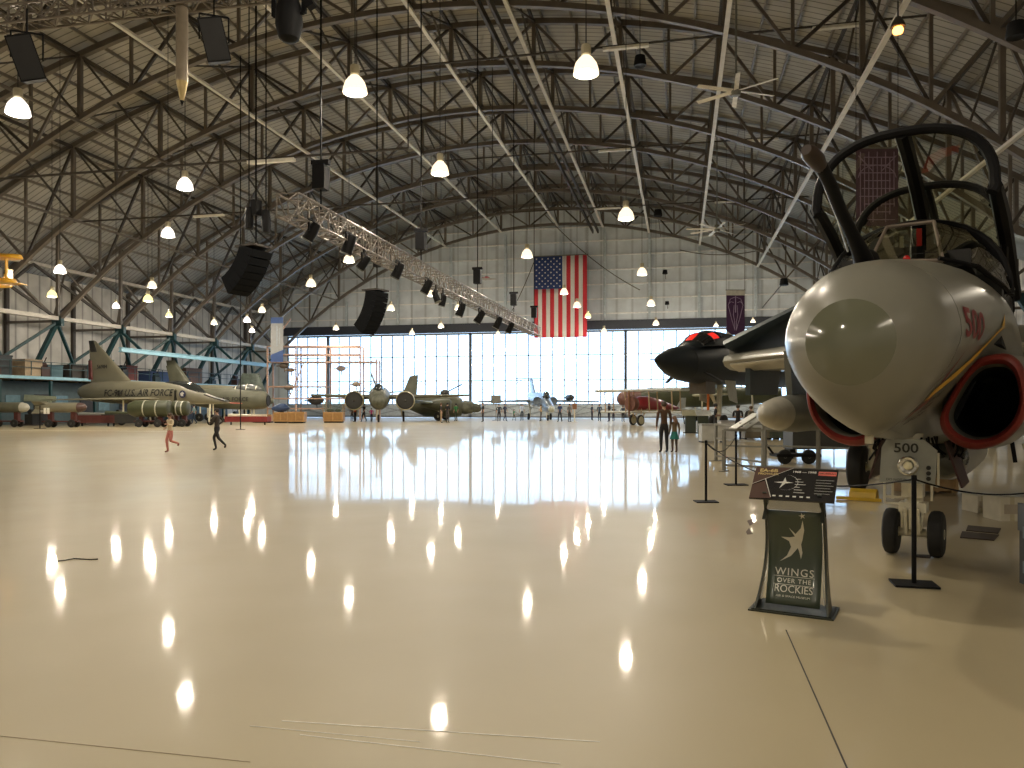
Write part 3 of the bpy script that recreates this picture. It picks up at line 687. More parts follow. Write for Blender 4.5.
m = MB(); m.prism([P(G-.38,-.27,.80),P(G-.38,.24,.80),P(G-.38,.26,1.14),P(G-.38,.14,1.25),P(G-.38,-.20,1.25),P(G-.38,-.25,1.16)], (.03,0,0)); dp = m.build('nose_gear_door', mat('gear door grey', (0.30,0.31,0.28), .4), jet, smooth=0)
mb = MB(); text_mb(mb, '500', .135, None, fn=lambda x, y: P(G-.402, -.02+x*1.15, 1.155+y), bold=.002); mb.build('door_number', ink, dp)
mb = MB(); text_mb(mb, 'DO NOT PUSH', .034, None, fn=lambda x, y: P(G-.402, -.08+x*1.1, .83+y)); mb.build('door_stencil', ink, dp)
m = MB(); m.lathe([(.095,0),(.10,-.03),(.085,-.045),(.08,-.015),(.02,.0)], (G-.39,-.0,.98), 22, 'x'); m.build('taxi_light', chrome, dp)
m = MB(); m.ell((G-.415,0,.98),.03,.045,.045); m.build('lamp_lens', mat('lamp lens', (.9,.85,.6), .1), dp)
m = MB()
for z in (.855,.91,.965): m.cyl(P(G-.39,.185,z),P(G-.41,.185,z),.022)
m.build('door_indicator', ink, dp)
m = MB(); m.prism([P(G-.1,.3,1.22),P(G+.7,.3,1.22),P(G+.7,.45,.75),P(G-.1,.45,.75)], (0,.02,0)); m.prism([P(G-.1,-.3,1.22),P(G+.7,-.3,1.22),P(G+.7,-.42,.8),P(G-.1,-.42,.8)], (0,.02,0)); m.build('bay_door', mat('red and dark bay door', (0.045,0.012,0.011), .5), jet, smooth=0)
random.seed(3)
for i in range(22):
    m = MB(); o = random.uniform(-.42,.42); s = G+random.uniform(-.25,.4); m.tube([P(s,o,1.26),P(s+.02,o+random.uniform(-.05,.05),1.12),P(s+.1,o+random.uniform(-.1,.1),random.uniform(.98,1.1))], .012, 5)
    m.build('gear_hose', black, jet)
# ---- main gear
for sg in (1,-1):
    a, b = MB(), MB(); wheel(a, b, P(9.6,sg*1.75,.45), .45, .28)
    o = a.build('main_wheel', tire_m, jet); b.build('wheel_hub', white_g, o)
    m = MB(); m.cyl(P(9.6,sg*1.5,.45),P(9.2,sg*1.35,2.4),.09); m.cyl(P(9.6,sg*1.5,.45),P(9.6,sg*1.8,.45),.06); m.bar(P(9.5,sg*1.45,1.0),P(8.4,sg*1.3,2.3),.07); m.build('main_gear_leg', white_g, jet)
    m = MB(); m.prism([P(8.9,sg*1.95,2.3),P(10.2,sg*1.95,2.3),P(10.1,sg*2.05,1.1),P(9.1,sg*2.05,1.1)], (0,.03,0)); m.build('main_gear_door', cream, jet, smooth=0)
# ---- centreline jamming pod
m = MB(); m.lathe([(0,0),(.1,.03),(.2,.12),(.27,.3),(.30,.55)], (5.6,0,.88), 22, 'x'); m.build('pod_nose', mat('dark pod nose', (0.07,0.075,0.07), .15, coat=.5), jet, smooth=60)
m = MB(); m.lathe([(.30,.55),(.34,1.0),(.35,1.6),(.35,3.4),(.25,4.3),(.05,4.9)], (5.6,0,.88), 22, 'x'); m.prism([P(6.6,0,1.15),P(8.8,0,1.15),P(8.7,0,1.3),P(6.7,0,1.3)],(0,.1,0)); m.build('jamming_pod', cream, jet, smooth=50)
m = MB(); m.bar(P(6.2,.9,1.1),P(6.3,1.05,.62),.03); m.build('hanging_rod', white_g, jet)
m = MB(); m.bar(P(6.6,.75,1.2),P(6.65,.8,.82),.05); m.build('hanging_strut', black, jet)

# ---------------------------------------------------------------- yellow wheel chock, boxes, mats
pm = P(9.6,-1.75,0)
RM = Matrix.Translation(W(*TIP)) @ Matrix.Rotation(HP, 4, 'Z')
def JW(s, o, z=0): return RM @ P(s, o, z)
yellow = mat('yellow chock paint', (0.62,0.40,0.03), .45)
pc = PX(864, 13.0)
t = thing('wheel_chock', 'yellow wheel chock on the floor in front of the big black main wheel', 'chock', pc, HP)
m = MB(); m.prism([V(-.2,0,0),V(.15,0,0),V(.10,0,.14),V(-.0,0,.19),V(-.12,0,.14)], (0,.42,0)); m.build('chock_block', yellow, t, smooth=0)
m = MB(); m.bar(V(-.18,-.3,.03),V(-.18,.4,.03),.05); m.build('chock_bar', yellow, t, smooth=0)
t = thing('wooden_crate', 'plywood crate on the floor behind the nose wheels', 'crate', PX(925, 14.2), YAW+.2)
wood = mat('plywood', (0.42,0.28,0.14), .6, 0, .25, 3)
m = MB(); m.bbox((-.42,-.3,.06),(.42,.3,.58)); m.build('box', wood, t, smooth=0)
m = MB()
for x in (-.4,0,.4): m.bbox((x-.03,-.32,.02),(x+.03,-.3,.6))
for z in (.08,.56): m.bbox((-.43,-.33,z-.03),(.43,-.3,z+.03))
m.bbox((-.43,-.3,0),(-.3,.3,.06)); m.bbox((.3,-.3,0),(.43,.3,.06)); m.build('batten', wood, t, smooth=0)
for px, d, w_, h_, lb in ((1003, 10.8, .32, .33, 'pale carton with printed panel beneath the aircraft, larger of two'), (975, 11.6, .16, .25, 'floor reflection shaped as a pale carton beneath the aircraft, smaller and farther of two')):  # the smaller one is a floor reflection built as a carton
    t = thing('carton', lb, 'box', PX(px, d), YAW); m = MB(); m.bbox((-w_/2,-.2,0),(w_/2,.2,h_)); m.build('carton_body', mat('cream card', (0.62,0.58,0.47), .6), t, smooth=0)
    m = MB(); m.bbox((-w_*.35,-.204,h_*.3),(w_*.35,-.2,h_*.7)); m.build('printed_panel', mat('tan card print', (0.42,0.36,0.28), .6), t, smooth=0)
    m = MB(); m.bbox((-.03,-.203,0),(.03,.203,h_+.003)); m.build('packing_tape', mat('tape', (0.5,0.45,0.3), .3), t, smooth=0)
matm = mat('brown black rubber mat', (0.055,0.04,0.03), .8, bump=.3)
def floor_quad(name, pts, h, m_, lb, cat):
    pp = [on_z(x, y, 0) for x, y in pts]; m = MB(); m.add([p+V(0,0,.001) for p in pp]+[p+V(0,0,h) for p in pp], [(0,1,2,3),(7,6,5,4),(0,4,5,1),(1,5,6,2),(2,6,7,3),(3,7,4,0)])
    return tag(m.build(name, m_, smooth=0), lb, cat)
floor_quad('floor_mat', [(968,526),(1001,529),(998,534),(966,531)], .012, matm, 'dark flat mat on the floor right of the nose wheels, farther of two', 'mat')
floor_quad('floor_mat', [(962,532),(999,535.5),(994,541),(960,538)], .012, matm, 'dark flat mat on the floor right of the nose wheels, nearer of two', 'mat')
floor_quad('floor_mat', [(917,555),(932,555.5),(930,558.5),(916,557.5)], .008, matm, 'thin dark pad by the right nose wheel', 'mat')
floor_quad('paper_scrap', [(747,521),(752,519),(754,523),(750,526)], .003, mat('brown leaf', (0.10,0.07,0.05), .8), 'dark torn scrap on the floor left of the sign stand, upper of two', 'scrap')
floor_quad('paper_scrap', [(746,532),(749,528),(753,534),(747,534.5)], .003, mat('brown leaf', (0.10,0.07,0.05), .8), 'dark torn scrap on the floor left of the sign stand, lower of two', 'scrap')
_cp = [on_z(x,y,.006) for x,y in ((58,561),(66,560),(74,558.5),(82,559),(90,559.5),(98,559))]
m = MB(); m.tube(_cp, .006, 5); tag(m.build('cable_scrap', black), 'small black cable tie lying on the open floor at left', 'scrap')
# black case at the right edge
t = thing('black_case', 'tall black plastic case cut off by the right edge of the photo', 'case', W(4.72, 6.5), YAW-.15)
m = MB(); m.bbox((-.3,-.22,.04),(.3,.22,.62)); m.build('case_body', mat('black plastic', (0.02,0.024,0.03), .35), t, smooth=0)
m = MB(); m.bbox((-.31,-.23,.50),(.31,.23,.74)); m.build('case_lid', mat('dark blue grey plastic', (0.06,0.075,0.10), .35), t, smooth=0)
m = MB()
for z in (.5,.2): m.bbox((-.33,-.1,z-.05),(-.3,.1,z+.05))
m.bbox((-.26,-.25,.05),(-.2,-.22,.72)); m.bbox((.2,-.25,.05),(.26,-.22,.72)); m.build('latch', mat('steel blue trim', (0.15,0.19,0.23), .35), t, smooth=0)
m = MB()
for x in (-.22,.22):
    for y in (-.16,.16): m.cyl(V(x,y,0),V(x,y,.05),.04)
m.build('foot', black, t)

# ================================================================ sign stand
d0 = 6.02
t = thing('sign_stand', 'free standing dark green information stand with a tilted aircraft panel and a star logo', 'sign stand', PX(794, d0), YAW - math.radians(29))
steel_s = mat('dark bronze stand steel', (0.045,0.05,0.04), .35, .4)
green = mat('dark green panel', (0.045,0.06,0.04), .3, 0, .05, coat=.3)
silver = mat('brushed silver lettering', (0.62,0.60,0.52), .3, .6)
m = MB(); m.bbox((-.31,-.20,0),(.31,.20,.012)); m.bbox((-.29,-.18,.012),(.29,.18,.02)); m.build('base_plate', steel_s, t, smooth=0)
def bowy(u): return .12*math.sin(PI*u)-.06*(1-u)**2
for sx in (-1,1):
    grid = []
    for i in range(15):
        z = .02+.84*i/14; u = i/14; wd = .035+.075*(1-u)**3+.02*u; y = bowy(u)
        xo = sx*(.215 + .05*(1-u)**3 - .0*u)
        grid.append((xo, y, z, wd))
    m = MB(); m.loft([[V(x-.008,y-w,z),V(x+.008,y-w,z),V(x+.008,y+w,z),V(x-.008,y+w,z)] for x,y,z,w in grid]); m.build('side_plate', steel_s, t, smooth=40)
    m = MB(); m.loft([[V(x-sx*.022-.006,y-w*.7-.006,z),V(x-sx*.022+.006,y-w*.7-.006,z),V(x-sx*.022+.006,y-w*.7+.002,z),V(x-sx*.022-.006,y-w*.7+.002,z)] for x,y,z,w in grid[1:-1]]); m.build('side_trim', mat('bright side trim', (.6,.58,.5), .25, .8), t, smooth=40)
def pf(x, z, e=.0):  # front face of the curved green panel
    u = (z-.02)/.84; return V(x, -.045+bowy(max(0,min(1,u)))-.004-e, z)
g = [[pf(-.2+.4*k/4, .05+.72*i/14) for k in range(5)] for i in range(15)]
m = MB(); m.sheet(g); m.build('green_panel', green, t, smooth=60, solid=.006)
m = MB()
text_mb(m, 'WINGS', .078, None, fn=lambda x,y: pf(x*1.05, .285+y, .004), space=1.15)
text_mb(m, 'OVER THE', .046, None, fn=lambda x,y: pf(x*1.1, .222+y, .004), space=1.12)
text_mb(m, 'ROCKIES', .074, None, fn=lambda x,y: pf(x*.98, .162+y, .004), space=1.0)
text_mb(m, 'AIR & SPACE MUSEUM', .02, None, fn=lambda x,y: pf(x*1.3, .112+y, .004))
for z in (.252,.193): m.add([pf(-.15,z,.004),pf(.15,z,.004),pf(.15,z+.003,.004),pf(-.15,z+.003,.004)],[(0,1,2,3)])
# logo: flying figure and small star
L1 = [(-.115,.36),(-.06,.41),(-.03,.48),(-.045,.525),(-.105,.555),(-.04,.555),(0,.565),(-.045,.635),(.005,.585),(.045,.635),(.062,.70),(.07,.62),(.055,.54),(.045,.505),(.055,.44),(.045,.39),(.03,.45),(.02,.475),(-.03,.41)]
m.add([pf(x, z, .0045) for x, z in L1], [(0,1,18,17) if False else (0,1,18),(1,2,18),(2,17,18),(2,3,17),(3,13,17),(3,5,12),(3,4,5),(3,12,13),(5,6,12),(6,8,12),(6,7,8),(8,9,12),(9,11,12),(9,10,11),(13,14,17),(14,16,17),(14,15,16)])
star = []
for k in range(10):
    r = .028 if k % 2 == 0 else .009; a = PI/2+PI*k/5+.2; star.append(pf(.06+r*math.cos(a), .735+r*math.sin(a), .0045))
m.add([pf(.06,.735,.0045)]+star, [(0,1+k,1+(k+1) % 10) for k in range(10)])
m.build('logo_lettering', silver, t, smooth=0)
m = MB(); m.bbox((-.2,-.02,.775),(.2,.16,.79)); m.bbox((-.2,-.025,.78),(.2,-.015,.865)); m.build('top_housing', mat('pale sheet steel', (.5,.5,.47), .2, .8), t, smooth=0)
R = Matrix.Rotation(math.radians(38), 3, 'X')
def sg_(x, y, e=0): return V(0,-.02,.985) + R @ V(x, y, e)
m = MB(); m.box(V(0,-.02,.985)+R @ V(0,0,-.008), (.62,.36,.012), R); m.build('sign_board', mat('black printed board', (0.015,0.014,0.016), .22, coat=.3), t, smooth=0)
m = MB(); m.add([sg_(x,y,.0005) for x,y in ((-.31,.18),(-.02,.18),(-.30,-.02),(-.31,-.02))],[(0,1,2,3)]); m.add([sg_(x,y,.0005) for x,y in ((-.31,-.03),(-.22,.02),(-.15,-.17),(-.31,-.18))],[(0,1,2,3)]); m.build('sign_print', mat('dark brown print', (0.075,0.035,0.025), .3), t, smooth=0)
m = MB(); text_mb(m, 'EA-6B', .05, None, fn=lambda x,y: sg_(-.205+x*1.1, .14+y, .002), bold=.0015); text_mb(m, 'PROWLER', .03, None, fn=lambda x,y: sg_(-.205+x*1.15, .10+y, .002), bold=.001); m.build('sign_title', mat('gold print', (.55,.42,.16), .4), t, smooth=0)
m = MB()
text_mb(m, '1968 — 1998', .032, None, fn=lambda x,y: sg_(.065+x, .135+y, .002), bold=.001)
for x0,y0,x1,y1,w in ((-.31,-.02,-.02,.18,.004),(-.22,.05,-.15,-.16,.006)):
    a, b = V(x0,y0,0), V(x1,y1,0); n_ = (b-a).normalized().cross(V(0,0,1))*w/2
    m.add([sg_(q.x,q.y,.002) for q in (a-n_,b-n_,b+n_,a+n_)],[(0,1,2,3)])
for i in range(6):
    m.add([sg_(x,y,.002) for x,y in ((.01,.05-.03*i),(.05+.02*(i%3),.05-.03*i),(.05+.02*(i%3),.056-.03*i),(.01,.056-.03*i))],[(0,1,2,3)])
    m.add([sg_(x,y,.002) for x,y in ((.16,.05-.03*i),(.29-.02*(i%2),.05-.03*i),(.29-.02*(i%2),.053-.03*i),(.16,.053-.03*i))],[(0,1,2,3)])
    m.add([sg_(x,y,.002) for x,y in ((-.14+.05*i,-.15),(-.115+.05*i,-.15),(-.115+.05*i,-.135),(-.14+.05*i,-.135))],[(0,1,2,3)])
arc = [(-.06+.09*math.cos(q), .01+.085*math.sin(q)) for q in [math.radians(-110+i*20) for i in range(11)]]
for (a,b),(c,d) in zip(arc, arc[1:]): m.add([sg_(a,b,.002),sg_(c,d,.002),sg_(c*1.0+.004,d,.002),sg_(a+.004,b,.002)],[(0,1,2,3)])
m.add([sg_(x,y,.002) for x,y in ((-.15,.01),(-.08,.02),(-.07,.07),(-.055,.02),(.0,.01),(-.06,.0),(-.10,-.06),(-.085,.0))],[(0,1,7),(1,2,3),(3,4,5),(5,6,7),(1,3,5,7)])
m.build('sign_text', mat('pale print', (.6,.6,.55), .4), t, smooth=0)
m = MB(); m.add([sg_(x,y,.0012) for x,y in ((.17,.105),(.30,.105),(.30,.15),(.17,.15))],[(0,1,2,3)]); m.build('red_label', mat('pale red label', (.70,.16,.12), .4), t, smooth=0)
m = MB(); text_mb(m, 'GRUMMAN', .024, None, fn=lambda x,y: sg_(.235+x, .128+y, .002), bold=.001); m.build('label_text', mat('dark red print', (.12,.01,.01), .4), t, smooth=0)
m = MB()
for sx in (-1,1): m = MB(); m.bar(V(sx*.215,-.06,.70),V(sx*.19,.12,.97),.03,.012); m.bar(V(sx*.2,-.12,.92),V(sx*.215,.05,.74),.03,.012); m.build('board_bracket', steel_s, t, smooth=0)

# ================================================================ stanchions and ropes
def stanchion(px, d, h, lb, rz=0.0, bw=.36):
    t = thing('stanchion', lb, 'stanchion', PX(px, d), YAW+rz, 'black rope stanchions by the jet')
    m = MB(); m.cyl(V(0,0,.01),V(0,0,h),.021,n=12); m.build('post', black, t)
    m = MB(); m.bbox((-bw/2,-.14,0),(bw/2,.14,.018)); m.build('base', black, t, smooth=0)
    m = MB(); m.lathe([(0,h+.02),(.022,h+.015),(.026,h-.02),(.02,h-.03)]); m.build('cap', blackg, t)
    return t.location + V(0,0,h-.02)
s1 = stanchion(914, 6.85, .96, 'black post with flat rectangular base in front of the nose wheels', -.25)
s2 = stanchion(706, 12.7, 1.0, 'black post nearest the open floor behind the sign stand')
s3 = stanchion(736, 15.4, 1.0, 'black post between the open floor post and the steel barriers', 0, .42)
def rope(a, b, sag, lb, r=.008):
    pts = [a.lerp(b, i/14)-V(0,0,sag*4*(i/14)*(1-i/14)) for i in range(15)]
    m = MB(); m.tube(pts, r, 6); tag(m.build('barrier_rope', black), lb, 'rope')
rope(s2, s3, .22, 'thin black rope between the two posts left of the jet')
rope(s2, s1, .30, 'long thin dark rope sagging behind the sign board to the post before the nose wheels')
rope(s1, PX(1090, 8.4, .85), .18, 'black rope running right from the post before the nose wheels')
# steel barriers
bar_m = mat('grey steel barrier', (0.23,0.23,0.21), .4, .4)
def barrier(a, b, lb, h=1.0, slope=False):
    a, b = Vector(a), Vector(b); d = b-a; L = d.length; rz = math.atan2(d.y, d.x)
    t = thing('steel_barrier', lb, 'barrier', a, rz, 'steel barriers around the jet')
    for x in (0, L): m = MB(); m.bar(V(x,0,0),V(x,0,h),.07); m.box(V(x,0,.01),(.1,.4,.02)); m.build('post', bar_m, t, smooth=0)
    m = MB(); m.bar(V(0,0,h),V(L,0,h),.06); m.build('top_rail', bar_m, t, smooth=0)
    m = MB(); m.bar(V(0,0,.62*h),V(L,0,.62*h),.04); m.bar(V(0,0,.15),V(L,0,.15),.05); m.build('lower_rail', bar_m, t, smooth=0)
    if slope:
        m = MB(); m.bar(V(0,0,h),V(.0,-.55,h+.28),.04,.5); m.build('reading_rail', bar_m, t, smooth=0)
barrier(PX(716,22), PX(763,19.5), 'grey steel barrier nearest the open floor, with the info boards on it', 1.05)
barrier(PX(724,18.6), PX(764,18.0), 'short low steel barrier in front of the information boards', 1.0)
barrier(PX(765,18), PX(818,17.3), 'grey steel barrier below the drop tank, left section', 1.05)
barrier(PX(818.5,17.3), PX(868,16.6), 'grey steel barrier section ending behind the main wheel', 1.05)
for i, (px, lb) in enumerate(((741,'tilted pale information board on the barrier, left of two'), (751,'tilted pale information board on the barrier, right of two'))):
    p = PX(px, 18.3, 1.08); t = thing('info_board', lb, 'board', p, YAW+.3)
    R_ = Matrix.Rotation(-.5, 3, 'Y'); m = MB(); m.box(V(.1,0,.14),(.75,.3,.02),R_); m.build('board', mat('pale printed board', (.6,.6,.56), .4), t, smooth=0)
    m = MB(); m.box(V(.1,0,.126),(.79,.34,.014),R_); m.bar(V(0,0,0),V(0,0,.1),.06); m.build('bracket', bar_m, t, smooth=0)
# ================================================================ people
from math import sin, cos
skin_c = mat('skin', (0.45,0.27,0.19), .5)
def person(lb, px, d, H, heading, cols, pose='stand', hair=(0.05,0.03,0.02), long_hair=False, skirt=None, detail=False, lift=0.0, shorts=False):
    """cols = (top, trousers, shoes)"""
    t = thing('person', lb, 'person', PX(px, d)+V(0,0,lift), YAW+heading)
    k = H
    J = {'pel':(0,0,.52),'waist':(0,.0,.60),'chest':(0,0,.71),'neckb':(0,0,.80),'neck':(0,.005,.85),'head':(0,.012,.905),'top':(0,.008,.955)}
    arms = {}; legs = {}
    P_ = {  # (elbow dx,dy,z) (wrist) per side ; knee, ankle per side ; x right, y facing direction
     'stand': (((.135,-.01,.64),(.14,.03,.50)),((.135,-.01,.64),(.135,.03,.50)),((.055,.01,.28),(.06,-.01,.045)),((.055,.01,.28),(.06,-.01,.045))),
     'walk':  (((.13,-.06,.65),(.125,-.05,.52)),((.13,.04,.65),(.125,.11,.54)),((.05,.08,.29),(.05,.10,.05)),((.05,-.02,.28),(.05,-.14,.07))),
     'run':   (((.16,-.13,.70),(.20,-.04,.62)),((.16,.05,.68),(.15,.16,.70)),((.05,.06,.30),(.05,.02,.045)),((.06,.03,.29),(.06,-.20,.22))),
     'leap':  (((.13,-.08,.68),(.10,.02,.60)),((.12,.06,.66),(.04,.15,.64)),((.05,.11,.31),(.05,.05,.045)),((.05,-.07,.29),(.05,-.25,.13))),
     'fold':  (((.13,-.02,.65),(.03,.10,.66)),((.13,-.02,.65),(-.02,.11,.64)),((.055,.01,.28),(.06,-.01,.045)),((.055,.01,.28),(.07,.02,.045)))}[pose]
    vs, es, rs, rg = [], [], [], []
    def nv(p, r, reg, par=None, ry=None):
        vs.append(Vector(p)*k); rs.append((r*k, (ry or r)*k)); rg.append(reg)
        if par is not None: es.append((par, len(vs)-1))
        return len(vs)-1
    pel = nv(J['pel'], .075, 1, None, .060); wa = nv(J['waist'], .068, 0, pel, .055); ch = nv(J['chest'], .082, 0, wa, .062)
    nb = nv(J['neckb'], .055, 0, ch, .045); nk = nv(J['neck'], .030, 3, nb); hd = nv(J['head'], .048, 3, nk, .055); tp = nv(J['top'], .038, 3, hd, .045)
    hands = []
    for sgn, (el, wr) in ((1, P_[0]), (-1, P_[1])):
        sh = nv((sgn*.105,0,.79), .036, 0, nb); e = nv((sgn*el[0],el[1],el[2]), .026, 0, sh); w = nv((sgn*wr[0],wr[1],wr[2]), .019, 3 if not detail else 0, e)
        dirn = (Vector((sgn*wr[0],wr[1],wr[2]))-Vector((sgn*el[0],el[1],el[2]))).normalized()
        h = nv(Vector((sgn*wr[0],wr[1],wr[2]))+dirn*.045, .021, 3, w, .013); hands.append((Vector((sgn*wr[0],wr[1],wr[2]))+dirn*.045, dirn, sgn))
    for sgn, (kn, an) in ((1, P_[2]), (-1, P_[3])):
        hp = nv((sgn*.052,0,.475), .054, 1, pel); q = nv((sgn*kn[0],kn[1],kn[2]), .036, 1 if not shorts else 3, hp); a = nv((sgn*an[0],an[1],an[2]), .024, 1 if not shorts else 3, q)
        down = an[2] < .1
        toe = nv((sgn*an[0]*1.1, an[1]+(.085 if down else .03), an[2]-(.025 if down else .06)), .022, 2, a)
    me = bpy.data.meshes.new('b'); me.from_pydata([tuple(v) for v in vs], es, [])
    ob = bpy.data.objects.new('b', me); COL.objects.link(ob)
    md = ob.modifiers.new('s','SKIN'); md.use_smooth_shade = True; md.branch_smoothing = .6
    for i, sv in enumerate(me.skin_vertices[0].data): sv.radius = rs[i]; sv.use_root = (i == 0)
    sd = ob.modifiers.new('u','SUBSURF'); sd.levels = 2 if detail else 1
    bpy.context.view_layer.update()
    dg = bpy.context.evaluated_depsgraph_get(); m2 = bpy.data.meshes.new_from_object(ob.evaluated_get(dg))
    bpy.data.objects.remove(ob); m2.name = 'body'; m2.materials.clear()
    mats = [mat('cloth %.2f %.2f %.2f' % c, c, .8, var=.1, scale=6) for c in cols] + [skin_c]
    for m in mats: m2.materials.append(m)
    import numpy as np
    segs = [(vs[a], vs[b], rg[b] if True else 0) for a, b in es]
    def reg(c):
        best, br = 1e9, 0
        for a, b, r in segs:
            ab = b-a; t_ = max(0, min(1, (c-a).dot(ab)/max(ab.length_squared, 1e-9))); dd = (c-(a+ab*t_)).length
            if dd < best: best, br = dd, r
        return br
    for p in m2.polygons:
        c = p.center; r = reg(c)
        if r == 0 and c.z < .55*k and abs(c.x) < .09*k: r = 1
        if r == 1 and c.z > .56*k: r = 0
        p.material_index = r; p.use_smooth = True
    body = bpy.data.objects.new('body', m2); COL.objects.link(body); body.parent = t
    hm = mat('hair %.2f %.2f %.2f' % hair, hair, .6)
    hp_ = Vector(J['head'])*k
    m = MB(); m.ell(hp_+V(0,-.012*k,.022*k), .055*k, .062*k, .055*k, 14, 10)
    if long_hair:
        m.tube([hp_+V(0,-.045*k,.03*k), hp_+V(.01*k,-.085*k,-.03*k), hp_+V(.02*k,-.10*k,-.10*k), hp_+V(.02*k,-.095*k,-.15*k)], [.03*k,.045*k,.04*k,.012*k], 10)
    m.build('hair', hm, t, smooth=60)
    if detail:
        m = MB(); m.ell(hp_+V(0,.056*k,-.004*k), .009*k,.014*k,.013*k,8,6); m.build('nose', skin_c, t, smooth=60)
        for sx in (-1,1):
            m = MB(); m.ell(hp_+V(sx*.019*k,.049*k,.010*k), .007*k,.006*k,.005*k,8,6); m.build('eye', mat('eye', (0.03,0.02,0.02), .2), t, smooth=60)
            m = MB(); m.ell(hp_+V(sx*.052*k,.0,0), .008*k,.014*k,.018*k,8,6); m.build('ear', skin_c, t, smooth=60)
        m = MB(); m.ell(hp_+V(0,.051*k,-.027*k), .014*k,.006*k,.004*k,8,6); m.build('mouth', mat('lips', (0.35,0.12,0.1), .5), t, smooth=60)
        for c, dr, sgn in hands:
            side = V(0,1,0) if abs(dr.y) < .7 else V(0,0,1)
            side = (side-dr*side.dot(dr)).normalized(); cu = dr.cross(side)*(-sgn)
            for i in range(4):
                L = (.036,.042,.040,.031)[i]; b0 = c*k+side*((i-1.5)*.0098*k)+dr*.008*k
                m = MB(); m.tube([b0, b0+dr*L*.5*k+cu*.004*k, b0+dr*L*.9*k+cu*.016*k], [.0058*k,.0052*k,.004*k], 6); m.build('finger', skin_c, t)
            b0 = c*k+side*(.018*k)-dr*.012*k
            m = MB(); m.tube([b0, b0+side*.014*k+dr*.014*k, b0+side*.016*k+dr*.03*k+cu*.006*k], [.0066*k,.006*k,.0045*k], 6); m.build('thumb', skin_c, t)
    if skirt:
        m = MB(); rings = []
        for z, rx in ((.56,.072),(.50,.085),(.43,.105),(.36,.125)):
            rings.append([V(cos(2*PI*q/28)*rx*k*(1+.06*cos(q*PI)*(z<.45)), sin(2*PI*q/28)*rx*.85*k, z*k) for q in range(28)])
        m.loft(rings, cap1=False); m.build('skirt', mat('skirt %.2f' % skirt[2], skirt, .8), t, smooth=60)
    return t
R_ = math.radians
# facing: heading 0 looks away from the viewer (local +y)
person('running child in a cream top and pink trousers with hair flying', 170, 25.9, 1.36, R_(150), ((.62,.52,.36),(.55,.2,.17),(.2,.06,.05)), 'run', (0.09,0.05,0.03), True, detail=True)
person('child dressed in black running mid stride beside the one in pink trousers', 217, 27.0, 1.52, R_(80), ((.05,.04,.035),(.018,.018,.02),(.02,.02,.02)), 'leap', (0.03,0.02,0.015), detail=True)
person('bearded man in a brown jacket and black trousers standing with a child', 664, 25.8, 1.76, R_(8), ((.065,.032,.014),(.012,.012,.014),(.02,.02,.02)), 'stand', (0.05,0.03,0.02), detail=True)
person('child with a tan jacket and teal skirt standing at the man in brown', 674.5, 25.9, 1.26, R_(12), ((.13,.085,.045),(.10,.07,.06),(.05,.03,.03)), 'stand', (0.17,0.09,0.05), True, (.02,.17,.15), detail=True)
